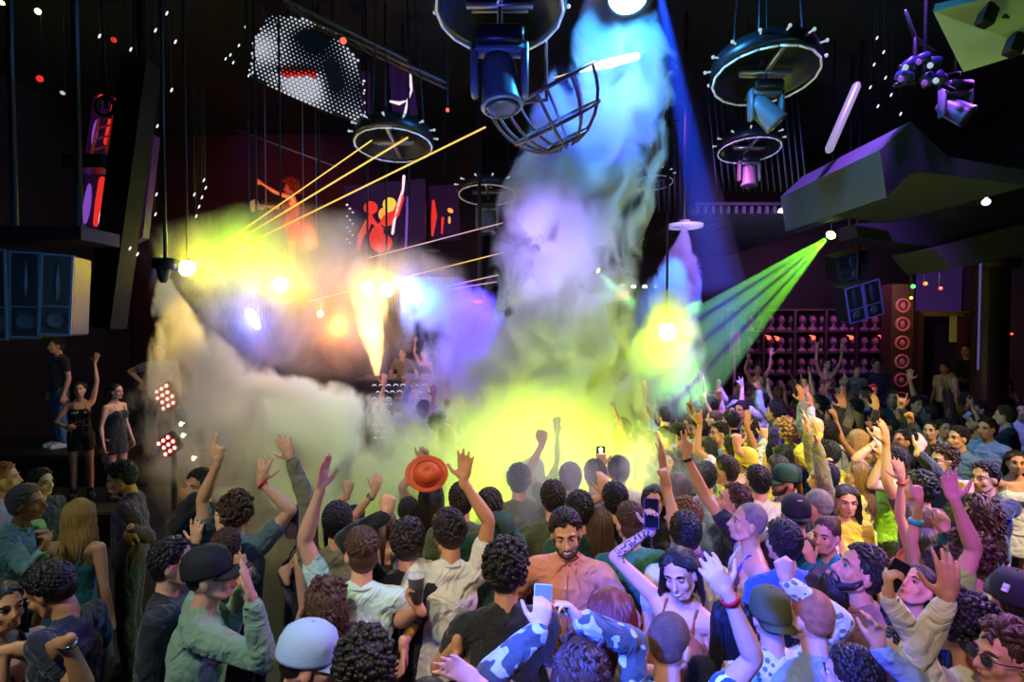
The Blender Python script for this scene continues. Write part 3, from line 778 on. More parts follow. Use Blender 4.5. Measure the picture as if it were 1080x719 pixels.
E_pinkw = emis('screen_pinkwhite', (1, .75, .8), 1.1); E_scr = emis('screen_white', (.75, .85, 1), 1.1); E_org = emis('screen_orange', (1, .35, .05), 1.2)
E_yscr = emis('screen_yellow', (1, .7, .06), .9); E_pur = emis('screen_purple', (.35, .1, .8), .6); E_warm = emis('downlight_warm', (1, .95, .6), 3); E_glint = emis('pin_lamp_glint', (.8, .8, 1), 1.4)  # the last one serves pin lamps and painted crystal glints
E_pscr = emis('phone_screen', (.25, .55, .3), .8); E_torch = emis('phone_torch', (.85, .95, 1), 25)

RX0, RX1, RY0, RY1, RH = -10.5, 12.5, -1.5, 18.0, 8.0
def plane(name, c, d, m):
    mb = MB(); mb.box(c, d); o = obj(name, mb, m, smooth=False); o['kind'] = 'structure'; return o
plane('floor', ((RX0 + RX1) / 2, (RY0 + RY1) / 2, -.1), (RX1 - RX0, RY1 - RY0, .2), M_floor)
plane('ceiling', ((RX0 + RX1) / 2, (RY0 + RY1) / 2, RH + .1), (RX1 - RX0, RY1 - RY0, .2), M_ceil)
plane('wall_back', ((RX0 + RX1) / 2, RY1 + .1, RH / 2), (RX1 - RX0, .2, RH), M_wall)
plane('wall_left', (RX0 - .1, (RY0 + RY1) / 2, RH / 2), (.2, RY1 - RY0, RH), M_wall)
plane('wall_right', (RX1 + .1, (RY0 + RY1) / 2, RH / 2), (.2, RY1 - RY0, RH), M_wall)
plane('wall_stage', (-5.6, 15.7, RH / 2), (9.6, .16, RH), mat('stage_wall_plum', hx('2a1020'), .7, bump=('noise', 2, .3)))
plane('wall_front', ((RX0 + RX1) / 2, RY0 - .1, RH / 2), (RX1 - RX0, .2, RH), M_wall)

def lamp(kind, name, loc, color, energy, size=.1, target=None, spot=40, blend=.4):
    l = bpy.data.lights.new(name, kind); l.energy = energy; l.color = color
    if kind in ('POINT', 'SPOT'): l.shadow_soft_size = size
    if kind == 'AREA': l.size = size
    if kind == 'SPOT': l.spot_size = radians(spot); l.spot_blend = blend
    o = bpy.data.objects.new(name, l); COL.objects.link(o); o.location = loc
    if target is not None: o.rotation_euler = (Vector(target) - Vector(loc)).to_track_quat('-Z', 'Y').to_euler()
    return o
def Rdir(d): return Vector(d).normalized().to_track_quat('Z', 'Y').to_matrix()

# --- hanging ring lights
def ring_light(px, py, wpx, Y, label, tilt=7, bulbs=12, drum=.22, seg=18, yaw=0, bulbm=None):
    c = at(px, py, Y); r = wpx / 2 / F * Y
    e = empty('ring_light', c, 0, label, 'ring light', 'hoop shaped lights hanging from the ceiling')
    R = rotm('X', radians(-tilt))
    mb = MB(); P = [R @ Vector((cos(2 * pi * k / seg) * r, sin(2 * pi * k / seg) * r, 0)) for k in range(seg)]
    for k in range(seg):
        a, b = P[k], P[(k + 1) % seg]; d = (b - a); mb.tube([a + d * .03, a + d * .97], r * .022, 6, cap='flat')
    obj('hoop', mb, M_hoop, e)
    mb = MB(); mb.lathe([(r * .98, .03), (r * 1.06, .06), (r * 1.0, drum), (r * .9, drum + .04), (r * .1, drum + .05), (r * .1, drum - .02), (r * .86, drum - .04), (r * .92, .05)], R=R, seg=28, closed=True)
    obj('drum', mb, M_blackmetal, e)
    for k in range(bulbs):
        a = 2 * pi * k / bulbs + .2; q = R @ Vector((cos(a) * r * 1.13, sin(a) * r * 1.13, drum * .75))
        b = MB(); b.ell(q, (r * .036,) * 3, None, 8, 6); b.tube([R @ Vector((cos(a) * r * 1.0, sin(a) * r * 1.0, drum * .75)), q], r * .02, 6)
        obj('bulb', b, bulbm or E_dim, e)
    mb = MB(); mb.box((0, 0, .06), (r * 1.05, r * .10, .05), R); mb.box((0, r * .15, .06), (r * .9, r * .06, .04), R); mb.box((0, -.0, .06), (r * .09, r * 1.9, .04), R)
    obj('crossbar', mb, M_metal, e)
    mb = MB()
    for k in range(3):
        a = 2 * pi * k / 3; mb.tube([R @ Vector((cos(a) * r * .8, sin(a) * r * .8, drum)), Vector((cos(a) * r * .5, sin(a) * r * .5, RH - c.z - .02))], .012, 6)
    obj('hanger', mb, M_blackmetal, e)
    return e, c, r
def moving_head(c, size, aim, label, lens=None):
    e = empty('moving_head_light', c, 0, label, 'stage light')
    s = size; mb = MB(); mb.box((0, 0, .0), (s * .8, s * .6, s * .3), bev=s * .06); obj('base', mb, M_blackmetal, e)
    mb = MB()
    for q in (-1, 1): mb.box((q * s * .42, 0, -s * .5), (s * .12, s * .3, s * .9), bev=s * .04)
    mb.box((0, 0, -s * .18), (s * .9, s * .3, s * .12)); obj('yoke', mb, mat('fixture_grey', (.12, .13, .15), .4), e)
    R = Rdir(aim); mb = MB(); mb.lathe([(s * .22, -s * .5), (s * .30, -s * .3), (s * .33, s * .35), (s * .36, s * .42), (s * .33, s * .45), (.001, s * .43)], (0, 0, -s * .72), R, 20)
    h = obj('head', mb, MATS['fixture_grey'], e)
    mb = MB(); mb.lathe([(s * .30, s * .455), (s * .2, s * .48), (.001, s * .49)], (0, 0, -s * .72), R, 18); obj('lens', mb, lens or mat('lens_dark', (.05, .06, .08), .05, .2), h)
    mb = MB(); mb.tube([Vector((0, 0, s * .1)), Vector((0, 0, RH - c.z - .02))], .015, 6); obj('hanger', mb, M_blackmetal, e)
    return e
eA, cA, rA = ring_light(527, 12, 132, 5.3, 'largest hoop light at the top of the picture, blue lit, with a lamp hanging below', 12)
eB, cB, rB = ring_light(807, 82, 104, 6.5, 'large hoop light at upper right with bulbs round its drum and a tilted lamp below', 10, 14)
ring_light(790, 159, 62, 10, 'small purple-blue hoop light under the large upper right one', 8)
ring_light(415, 154, 80, 8.2, 'white hoop light hanging above the red figures on the left screens', 8, 14)
ring_light(514, 206, 60, 10.5, 'small hoop light hanging just left of the smoke column', 8)
ring_light(689, 193, 40, 12, 'faint hoop light half hidden behind the right edge of the smoke column', 8)
moving_head(at(527, 42, 5.3), .55, (.1, -.2, -1), 'bulky blue-lit moving lamp hanging from the largest hoop light')
moving_head(at(808, 92, 6.5), .40, (.7, -.2, -.8), 'tilted moving lamp hanging under the large upper right hoop light')
moving_head(at(514, 216, 10.5), .45, (0, -.1, -1), 'dark moving lamp under the small hoop light beside the smoke')
moving_head(at(790, 168, 10), .40, (0, -.1, -1), 'dark moving lamp under the small purple-blue hoop light')

# open wire basket below the large ring
c = at(572, 95, 5.9); e = empty('wire_basket', c, 0, 'open half-globe cage of curved purple-brown bars beside the smoke column', 'cage frame')
Rb = rotm('Y', radians(-28)) @ rotm('X', radians(18)); Mb = mat('bronze_bar', hx('5a3a40'), .4, .3)
for k in range(10):
    a = pi * k / 5; mb = MB(); mb.tube([Rb @ Vector((cos(a) * .58 * sin(t), sin(a) * .58 * sin(t), -.62 * cos(t))) for t in [pi / 2 * i / 8 for i in range(1, 9)]], .017, 6); obj('rib', mb, Mb, e)
for z_, r_ in ((0, .58), (-.35, .48), (-.55, .27)):
    mb = MB(); P = [Rb @ Vector((cos(2 * pi * k / 24) * r_, sin(2 * pi * k / 24) * r_, z_)) for k in range(25)]; mb.tube(P, .02, 6); obj('hoop', mb, Mb, e)
mb = MB(); mb.tube([Rb @ Vector((0, 0, -.1)), (0, 0, RH - c.z - .02)], .02, 6); mb.tube([Rb @ Vector((-.58, 0, 0)), Rb @ Vector((.58, 0, 0))], .02, 6); mb.tube([Rb @ Vector((-.3, 0, 0)), Rb @ Vector((0, 0, -.1))], .02, 6); obj('hanger', mb, Mb, e)

# rows of hanging rods and slatted ceiling
def rods(x0, x1, y0, y1, n, Y, label, slope=0.0, kd=None):
    e = empty('rod_screen', at((x0 + x1) / 2, y0, Y), 0, label, 'rod screen')
    o = e.location; b0, b1 = at(x0, y0, Y) - o, at(x1, y0, Y) - o
    mb = MB(); mb.tube([b0, b1], .03, 6, cap='flat'); obj('top_bar', mb, M_blackmetal, e)
    for k in range(n):
        t = k / (n - 1); px = x0 + (x1 - x0) * t
        a = at(px, y0, Y) - o; b = at(px + slope * (y1 - y0) * (1), y1 + (12 * t if kd else 0), Y) - o
        mb = MB(); mb.box((a + b) / 2, (.022, .03, (a - b).length), R=Rdir(a - b)); obj('rod', mb, mat('rod_grey', hx('585a78'), .45, .5), e)
    mb = MB(); mb.tube([Vector((0, 0, 0)), Vector((0, 0, RH - o.z - .02))], .02, 6); obj('hanger', mb, M_blackmetal, e)
rods(746, 840, 96, 202, 15, 11.5, 'hanging screen of thin vertical rods behind the two upper right hoop lights', .10)
rods(682, 716, 128, 224, 7, 12.2, 'narrow screen of thin vertical rods just right of the smoke column', .02)
def slats(x0, x1, y0, y1, n, Y0, Y1, z, label):
    """Ceiling slats running away from the camera."""
    a = at(x0, 300, Y0); e = empty('slat_ceiling', ((x0 + x1 - 1080) / 2 / F * Y0, Y0, z), 0, label, 'slatted ceiling')
    xa, xb = (x0 - 540) / F * Y0, (x1 - 540) / F * Y0
    for k in range(n):
        x = xa + (xb - xa) * k / (n - 1) - e.location.x
        mb = MB(); mb.box((x, (Y1 - Y0) / 2, 0), (.05, Y1 - Y0, .12)); obj('slat', mb, M_soffit, e, smooth=False)
    mb = MB(); mb.box(((xa + xb) / 2 - e.location.x, (Y1 - Y0) / 2, .10), (xb - xa + .1, Y1 - Y0, .05)); obj('backing', mb, M_black, e, smooth=False)
slats(735, 905, 0, 0, 22, 9.5, 15.5, 4.75, 'dark ceiling of long slats over the rear right of the dance floor')
slats(905, 1040, 0, 0, 16, 8.35, 9.4, 4.65, 'dark slatted ceiling at right above the tilted loudspeaker')
GD = 'small downlights in the slatted ceilings'
for i, (px, py, ln) in enumerate([(806, 231, 9), (815, 235, 9), (826, 224, 8), (830, 219, 7), (845, 241, 6), (851, 240, 6), (918, 193, 12), (926, 197, 12), (932, 205, 12), (923, 213, 8),
                                 (1028, 247, 6), (1036, 249, 6), (1044, 250, 6), (1052, 247, 6), (1060, 243, 6), (1068, 237, 6), (1075, 234, 6), (656, 302, 6), (668, 303, 6), (680, 303, 6), (692, 303, 5)]):
    Y = 12.0 if py > 225 else 8.6
    if 640 < px < 700: Y = 14.5
    p = at(px, py, Y); mb = MB(); mb.lathe([(.001, .05), (.045, .05), (.055, 0), (.001, -.01)], p, rotm('Y', radians(90)) @ rotm('X', radians(25)) if False else rotm('X', radians(25)), 10)
    mb.v = [Vector((p.x + (v.x - p.x) * ln / 5, v.y, v.z)) for v in mb.v]
    grp = 'in the right-hand soffit' if px > 1000 else 'over the exit sign' if px < 700 else 'over the rear right floor' if px < 860 else 'above the tilted loudspeaker'
    tag(obj('downlight', mb, E_warm if px < 1000 else E_glint), 'small bright oval downlight %s' % grp, 'downlight', GD + ' ' + grp)

# big soffit, beams and pillar at right
def polybox(name, pts, Y, depth, m, label, cat='soffit', kind=None):
    P = [at(x, y, Y) for x, y in pts]; c = sum(P, Vector()) / len(P)
    mb = MB(); mb.prism([(p.x - c.x, p.z - c.z) for p in P], 0, depth)
    o = obj(name, mb, m, smooth=False, loc=c)
    if kind: o['kind'] = kind
    else: tag(o, label, cat)
    return o
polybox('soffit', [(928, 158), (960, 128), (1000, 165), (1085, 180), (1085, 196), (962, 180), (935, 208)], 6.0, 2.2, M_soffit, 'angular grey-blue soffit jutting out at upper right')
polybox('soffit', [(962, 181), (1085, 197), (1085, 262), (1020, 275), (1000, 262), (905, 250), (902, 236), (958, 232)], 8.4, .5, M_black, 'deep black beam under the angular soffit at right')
polybox('soffit', [(985, 262), (1080, 236), (1080, 268), (1004, 284)], 8.0, .9, mat('soffit_greenlit', (.035, .042, .028), .8), 'green-tinged underside of the beam over the brown pillar')  # greenish light on this underside is put into the soffit colour
c = at(1046, 275, 9.0); mb = MB(); mb.box((0, 0, c.z / 2), (.36, .36, c.z), bev=.02); mb.box((0, 0, c.z - .05), (.5, .5, .14)); mb.box((0, 0, .08), (.46, .46, .16)); o = obj('pillar', mb, M_wood, loc=(c.x, c.y, 0)); tag(o, 'square brown pillar rising behind the drinkers at the right edge', 'pillar')
mb = MB(); mb.box((0, 0, 0), (.02, .02, 1.9)); tag(obj('light_strip', mb, emis('strip_violet', (.3, .25, .9), .25), loc=at(1033, 325, 8.8)), 'thin pale strip along the left edge of the brown pillar', 'light strip')
# green-lit plate with small fixtures
P = [at(984, 12, 4.6), at(1095, -14, 4.2), at(1095, 52, 4.4), at(1016, 76, 4.8)]; c = sum(P, Vector()) / 4
nrm = (P[1] - P[0]).cross(P[3] - P[0]).normalized(); nrm = nrm if nrm.y < 0 else -nrm
e = empty('ceiling_panel', c, 0, 'large plate lit green at the top right corner with small fixtures on it', 'ceiling panel')
mb = MB(); mb.add([p - c for p in P] + [p - c - nrm * .12 for p in P], [(0, 1, 2, 3), (7, 6, 5, 4), (1, 0, 4, 5), (2, 1, 5, 6), (3, 2, 6, 7), (0, 3, 7, 4)]); obj('plate', mb, mat('panel_pale', (.30, .38, .30), .6, bump=('noise', 60, .1)), e, smooth=False)
for (px, py) in ((1042, 13), (1064, 9), (1071, 44)):
    q = at(px, py, 4.45) - c; mb = MB(); mb.box(q + nrm * .05, (.10, .10, .16), R=rotm('Y', .35), bev=.01); mb.box(q + nrm * .1 + Vector((0, 0, .05)), (.05, .05, .03), R=rotm('Y', .35)); obj('fixture', mb, M_blackmetal, e, smooth=False)
# hanging truss of small fixtures
e = empty('lamp_cluster', at(975, 85, 6), 0, 'dark hanging cluster of small blue and violet lamps left of the green-lit plate', 'lamp cluster'); o = e.location
mb = MB(); mb.tube([at(955, 12, 6) - o, at(965, 40, 6) - o, at(985, 55, 6) - o], .02, 6); mb.tube([at(945, 90, 6) - o, at(1010, 78, 6) - o], .03, 6); mb.tube([at(950, 70, 6) - o, at(1005, 95, 6) - o], .025, 6); mb.tube([at(965, 40, 6) - o, at(965, 88, 6) - o], .02, 6); mb.tube([Vector((0, 0, 0)), Vector((0, 0, RH - o.z - .02))], .02, 6)
obj('truss', mb, M_blackmetal, e)
for i, (px, py) in enumerate(((958, 68), (972, 62), (984, 66), (953, 80), (990, 82), (978, 84))):
    mb = MB(); mb.box(at(px, py, 5.9) - o, (.13, .12, .09), R=rotm('Y', .4 * (i - 2)), bev=.015); h = obj('spotlight', mb, mat('fixture_blue', hx('2a3060'), .4), e)
    mb = MB(); mb.ell(at(px - 3, py + 3, 5.82) - o, (.03, .02, .03)); obj('lens', mb, E_pur if i % 2 else E_dim, h)
# bright work lamp and small white-green lamp at right
mb = MB(); mb.box((0, 0, 0), (.34, .12, .16), R=rotm('Y', radians(-10)), bev=.02); e = obj('floodlight', mb, M_metal, loc=at(864, 188, 9)); tag(e, 'small pale slotted box lamp right of the rod screen', 'floodlight')
mb = MB(); [mb.box((0, -.065, -.04 + .04 * k), (.28, .01, .014), R=rotm('Y', radians(-10))) for k in range(3)]; obj('slot', mb, E_white if False else E_dim, e)
mb = MB(); mb.tube([(-.16, 0, -.38), (.16, 0, .38)], .05, 10); o = obj('tube_light', mb, emis('tube_violet', (.6, .55, .8), .5), loc=at(889, 124, 7)); tag(o, 'slanting pale violet light tube between the rod screen and the right-hand trusses', 'tube light')
e = moving_head(at(1008, 92, 6.2), .34, (.5, -.5, -.6), 'yellow-green lit lamp below the cluster of violet lamps')
for (px, py, ln, m_, lb, Y) in ((868, 219, 14, E_grn, 'green glowing lamp above the green beam projector', 11), (786, 243, 9, E_warm, 'yellow lamp at the left end of the slatted ceiling', 12), (905, 212, 10, E_warm, 'yellow glowing lamp on the beam right of the slats', 9), (1040, 213, 10, E_glint, 'pale lamp under the right-hand beam', 8)):
    mb = MB(); mb.ell((0, 0, 0), (ln / F * Y * .4, .06, .05)); mb.tube([(0, 0, .02), (0, 0, .35)], .02, 6); tag(obj('ceiling_lamp', mb, m_, loc=at(px, py, Y)), lb, 'ceiling lamp')
mb = MB(); mb.tube([at(900, 247, 11) - at(914, 248, 11), at(928, 248, 11) - at(914, 248, 11)], .014, 6); tag(obj('light_strip', mb, E_red, loc=at(914, 248, 11)), 'short red glowing strip right of the green beam projector', 'light strip')

# --- loudspeakers
def cab(e, c, w, h, d, R, tint=None):
    """One cabinet: box, pale frame, two tall horns and two woofers behind it."""
    k = MB(); k.box(c, (w, d, h), R, bev=.015); o = obj('cabinet', k, M_black, e, smooth=False)
    fr = MB(); t = w * .035; f = -d / 2 - .006
    for (x, z, a, b) in ((0, h / 2 - t, w, t * 2), (0, -h / 2 + t, w, t * 2), (-w / 2 + t, 0, t * 2, h), (w / 2 - t, 0, t * 2, h), (0, -h * .14, w, t * 1.4)):
        fr.box(c + R @ Vector((x, f, z)), (a, .02, b), R)
    obj('frame', fr, tint or mat('frame_blue', hx('4a6a8c'), .5), o, smooth=False)
    hr = MB(); hr.ell(c + R @ Vector((0, f + .005, h * .17)), (w * .13, .02, h * .24), R, 12, 7); obj('horn', hr, mat('horn_blue', hx('26384e'), .35), o)
    wf = MB(); wf.lathe([(h * .13, 0), (h * .12, -.012), (h * .04, .015), (.001, -.004)], c + R @ Vector((0, f - .0, -h * .31)), R @ rotm('X', pi / 2), 18); obj('woofer', wf, mat('cone', (.05, .07, .10), .5), o)
    return o
Yr = rotm('Z', radians(-8))
e = empty('line_array_speaker', at(42, 312, 5.2), 0, 'bank of three blue-framed loudspeaker cabinets hanging at the left edge', 'loudspeaker')
o = e.location
for k, px in enumerate((13, 42, 70)):
    cab(e, at(px, 312, 5.2 + (.05 * k)) - o, .245, .80 - .035 * k, .4, rotm('Z', radians(2 + 8 * k)) @ rotm('Y', radians(1.5 * k)))
mb = MB(); mb.box((0, .1, .55), (1.0, .5, .12)); mb.tube([(-.3, .1, .6), (-.3, .1, RH - o.z - .02)], .03, 8); mb.tube([(.3, .1, .6), (.3, .1, RH - o.z - .02)], .03, 8); obj('bracket', mb, M_blackmetal, e, smooth=False)
e = empty('hanging_speaker', at(904, 316, 10.5), 0, 'tilted violet-blue loudspeaker hanging over the crowd under the green projector', 'loudspeaker'); o = e.location
Rt_ = rotm('Y', radians(-17)) @ rotm('X', radians(12)); M_vi = mat('frame_violet', hx('6a68b8'), .5)
for s_ in (-1, 1): cab(e, Rt_ @ Vector((s_ * .165, 0, 0)), .32, .68, .4, Rt_, M_vi)
mb = MB(); mb.tube([(0, 0, .3), (.0, 0, RH - o.z - .02)], .03, 8); obj('hanger', mb, M_blackmetal, e)
e = empty('hanging_speaker', at(893, 279, 10.9), 0, 'dark unlit loudspeaker right above the tilted violet-blue one', 'loudspeaker')
cab(e, Vector((0, 0, 0)), .62, .5, .4, Rt_, mat('frame_dark', (.03, .03, .05), .5)); mb = MB(); mb.tube([(.1, .1, .2), (.1, .1, RH - e.location.z - .02)], .03, 8); obj('hanger', mb, M_blackmetal, e)
e = empty('hanging_speaker', at(506, 340, 9.5), 0, 'pair of tilted loudspeaker cabinets in blue haze right of the stage', 'loudspeaker')
for s_ in (-1, 1): cab(e, rotm('Y', radians(14)) @ Vector((s_ * .18, 0, 0)), .34, .66, .4, rotm('Y', radians(14)), M_vi)
mb = MB(); mb.tube([(0, 0, .3), (.0, 0, RH - e.location.z - .02)], .03, 8); obj('hanger', mb, M_blackmetal, e)
mb = MB(); mb.box((0, 0, 0), (.14, .05, .04), bev=.01); tag(obj('warning_lamp', mb, E_red, loc=at(504, 318, 9.1)), 'small red lamp on top of the loudspeakers right of the stage', 'warning lamp')

# --- exit sign
e = empty('exit_sign', at(656, 311, 14.0), 0, 'small box sign reading EXIT in red behind the smoke', 'exit sign')
mb = MB(); mb.box((0, 0, 0), (.34, .08, .26), bev=.01); obj('housing', mb, mat('sign_housing', (.25, .03, .02), .5, emit=(1, .06, .03), es=.25), e, smooth=False)
fc = bpy.data.curves.new('lettering', 'FONT'); fc.body = 'EXIT'; fc.size = .17; fc.extrude = .004; fc.align_x = 'CENTER'; fc.align_y = 'CENTER'
to = bpy.data.objects.new('lettering', fc); COL.objects.link(to); to.parent = e; to.location = (0, -.046, 0); to.rotation_euler = (pi / 2, 0, 0); 
dg_ = bpy.context.evaluated_depsgraph_get(); dg_.update(); me_ = bpy.data.meshes.new_from_object(to.evaluated_get(dg_)); me_.materials.clear(); bpy.data.objects.remove(to)
to = obj('lettering', me_, emis('exit_red', (1, .15, .08), 4), e); to.location = (0, -.046, 0); to.rotation_euler = (pi / 2, 0, 0)
mb = MB(); mb.tube([(0, 0, .12), (0, 0, RH - e.location.z - .02)], .012, 6); obj('hanger', mb, M_blackmetal, e)

# --- halftone screen, upper left
e = empty('dot_screen', at(322, 72, 9.0), 0, 'large screen of white dots making a blurred halftone picture at upper left', 'screen'); o = e.location
Q = [(284, 14), (345, 24), (378, 62), (384, 130), (330, 112), (262, 80), (268, 42)]
mb = MB(); mb.prism([((at(x, y, 9.03) - o).x, (at(x, y, 9.03) - o).z) for x, y in Q], 0.03, .15); obj('panel', mb, M_black, e, smooth=False)
def inside(x, y, Q):
    c_ = False
    for i in range(len(Q)):
        x0, y0 = Q[i]; x1, y1 = Q[i - 1]
        if (y0 > y) != (y1 > y) and x < (x1 - x0) * (y - y0) / (y1 - y0) + x0: c_ = not c_
    return c_
d1, d2 = MB(), MB()
for i in range(-6, 40):
    for j in range(-20, 30):
        x = 262 + i * 4.4 + j * 1.1; y = 10 + j * 4.2 + i * 1.9
        if not inside(x, y, Q): continue
        v = .55 + .45 * sin(x * .055 + 2.2) * cos(y * .07 - .4) - .9 * math.exp(-((x - 330) ** 2 / 260 + (y - 38) ** 2 / 60)) + .45 * math.exp(-((x - 300) ** 2 / 900 + (y - 88) ** 2 / 260)) - .8 * math.exp(-((x - 352) ** 2 / 150 + (y - 85) ** 2 / 500))
        v -= .5 * math.exp(-((x - 312) ** 2 / 700 + (y - 72) ** 2 / 20))
        if v < .12: continue
        r_ = min(1, v) * .034; p = at(x, y, 9.0) - o
        (d2 if (abs(x - 316) < 18 and abs(y - 76) < 5) else d1).ell(p, (r_, .006, r_ * .8), rotm('Y', radians(25)), 7, 4)
obj('lit_dots', d1, emis('dots_white', (.72, .75, .85), .75), e)['kind'] = 'stuff'; obj('red_dots', d2, E_red2, e)['kind'] = 'stuff'
mb = MB(); [mb.tube([(x, .1, .7), (x, .1, RH - o.z - .02)], .02, 6) for x in (-.3, .4)]; obj('hanger', mb, M_blackmetal, e)

# --- screens with red figures on stage
def flat_screen(Q, Y, label, items, hang=True):
    P = [at(x, y, Y) for x, y in Q]; c = sum(P, Vector()) / len(P); e = empty('led_screen', c, 0, label, 'screen')
    mb = MB(); mb.prism([((p - c).x, (p - c).z) for p in P], .01, .14); obj('panel', mb, mat('screen_black', (.02, .01, .03), .25, emit=(.10, .02, .14), es=.12), e, smooth=False)
    for nm, m_, shapes in items:
        mb = MB()
        for sh in shapes:
            if sh[0] == 'e': p = at(sh[1], sh[2], Y) - c; mb.ell(p, (sh[3] / F * Y, .008, sh[4] / F * Y), rotm('Y', radians(sh[5] if len(sh) > 5 else 0)), 12, 6)
            else:
                pts = [at(x, y, Y) - c for x, y in sh[1]]; mb.tube(pts, [r / F * Y for r in sh[2]], 8); mb.v = [Vector((v.x, v.y, v.z)) for v in mb.v]
        mb.v = [Vector((v.x, max(-.012, min(.004, v.y)), v.z)) for v in mb.v]
        obj(nm, mb, m_, e)
    if hang:
        mb = MB(); mb.tube([(0, .08, .2), (0, .08, RH - c.z - .02)], .02, 6); obj('hanger', mb, M_blackmetal, e)
    return e
flat_screen([(362, 196), (448, 188), (448, 262), (372, 272)], 10.5, 'screen above the stage showing two red figures, one with a yellow head', [
    ('red_figure', E_red2, [('e', 391, 219, 7.5, 7), ('t', [(391, 228), (386, 240), (380, 250), (378, 262)], [2.5, 4, 3, 2.5]), ('t', [(392, 232), (398, 238), (404, 234)], [3, 2, 1.6]), ('e', 397, 248, 7, 12, 20), ('t', [(408, 232), (418, 224), (424, 208)], [7, 4, 2.5]), ('e', 402, 256, 12, 10)]),
    ('yellow_head', E_yscr, [('e', 411, 216, 7.5, 8)]), ('orange_shoulder', E_org, [('e', 405, 226, 6, 7), ('e', 412, 228, 5, 5)]),
    ('white_flecks', E_pinkw, [('t', [(426, 186), (425, 200), (421, 214), (416, 232), (414, 246)], [1.6, 1.2, 2, 1.4, 1.5])] + [('e', 366 + (k % 3) * 3, 216 + k * 4.0, 1.3, 1.1) for k in range(11)]),
    ('blue_edge', E_pur, [('t', [(430, 208), (428, 262)], [1.2, 1.2])])])
flat_screen([(452, 196), (482, 194), (486, 252), (455, 254)], 11.5, 'narrow screen with glowing red bars right of the red figures', [
    ('red_bars', E_red2, [('t', [(457, 212), (458, 228), (456, 248)], [1.4, 3.2, 1.2]), ('t', [(467, 230), (466, 246)], [1.6, .8])]), ('orange_sign', E_org, [('e', 475, 222, 3.4, 2.4, 30), ('e', 474, 232, 1.4, 4)])])
flat_screen([(410, 70), (432, 62), (440, 118), (414, 124)], 9.8, 'small dark screen with a pink flecked arm shape over the white hoop light', [('flecked_arm', E_pinkw, [('t', [(432, 80), (434, 95), (430, 106)], [2.2, 1.2, 1.2]), ('t', [(412, 107), (421, 109), (430, 106), (427, 120)], [1.2, 2, 1.5, 1.3])])])
flat_screen([(374, 76), (388, 74), (390, 132), (376, 134)], 9.6, 'narrow strip of white flecks right of the halftone screen', [('flecks', E_pinkw, [('e', 379 + (k * 5 % 7), 82 + k * 3.3, 1.6, 1.1) for k in range(15)])])
# left tower: dark slanting mast, red screens and a ladder truss
c = at(128, 190, 7.0); mb = MB(); a, b = at(150, 66, 7.0), at(112, 345, 7.0); mb.box((a + b) / 2 - c, (.30, .3, (a - b).length), R=Rdir(a - b)); mb.tube([a - c, Vector((a.x - c.x, 0, RH - c.z - .02))], .05, 8)
tag(obj('mast', mb, mat('mast_black', (.003, .003, .004), .9, spec=.1), smooth=False, loc=c), 'black slanting mast between the red-lit panels at left', 'mast')
flat_screen([(142, 146), (162, 142), (150, 250), (124, 262), (128, 220)], 7.4, 'slanted screen right of the black mast showing a red and white figure', [
    ('red_shapes', E_red2, [('t', [(146, 156), (149, 170), (141, 186), (132, 196)], [2.5, 3.5, 4, 3]), ('t', [(138, 204), (136, 216), (129, 230), (128, 240)], [5, 5, 3, 2])]),
    ('white_shapes', E_pinkw, [('e', 143, 160, 4, 7, 15), ('e', 134, 235, 2, 7), ('e', 139, 240, 1.3, 4)]), ('violet_shapes', E_pur, [('e', 131, 228, 3, 12, 10)])])
flat_screen([(98, 100), (132, 102), (118, 162), (108, 240), (92, 242), (88, 170)], 7.3, 'slanted red-lit screen left of the black mast', [
    ('red_shapes', E_red2, [('t', [(122, 108), (117, 132), (112, 150)], [4, 4, 3]), ('t', [(108, 190), (104, 215), (101, 236)], [4, 4, 3]), ('e', 106, 104, 3.5, 5, 20)]),
    ('white_shapes', E_pinkw, [('e', 127, 129, 2.2, 1.8), ('e', 125, 136, 2.2, 1.8), ('e', 112, 191, 2.2, 2), ('e', 110, 198, 2.2, 2), ('e', 105, 228, 3, 8, 15)]), ('violet_shapes', E_pur, [('e', 92, 215, 4, 22, 8), ('e', 100, 140, 3, 14, 10)])])
c = at(108, 145, 6.9); e = empty('ladder_truss', c, 0, 'short red-lit ladder frame leaning against the left screens', 'ladder frame')
M_rl = mat('ladder_redlit', hx('a03018'), .4, emit=(.8, .08, .03), es=.12)  # red light on the ladder put into its colour and a faint glow
for (p, q) in (((104, 126), (96, 164)), ((120, 122), (112, 160))):
    mb = MB(); mb.tube([at(*p, 6.9) - c, at(*q, 6.9) - c], .014, 6); obj('rail', mb, M_rl, e)
for t in (.25, .55, .85):
    mb = MB(); mb.tube([at(104 - 8 * t, 126 + 38 * t, 6.9) - c, at(120 - 8 * t, 122 + 38 * t, 6.9) - c], .012, 6); obj('rung', mb, M_rl, e)
mb = MB(); mb.lathe([(.09, -.03), (.13, -.03), (.13, .03), (.09, .03)], at(112, 113, 6.9) - c, rotm('X', pi / 2), 18, closed=True); obj('lamp_ring', mb, M_blackmetal, e)
mb = MB(); mb.box(at(96, 173, 6.9) - c, (.46, .3, .16)); mb.tube([at(112, 113, 6.9) - c, Vector((0, 0, RH - c.z - .02))], .02, 6); obj('bracket', mb, M_blackmetal, e, smooth=False)

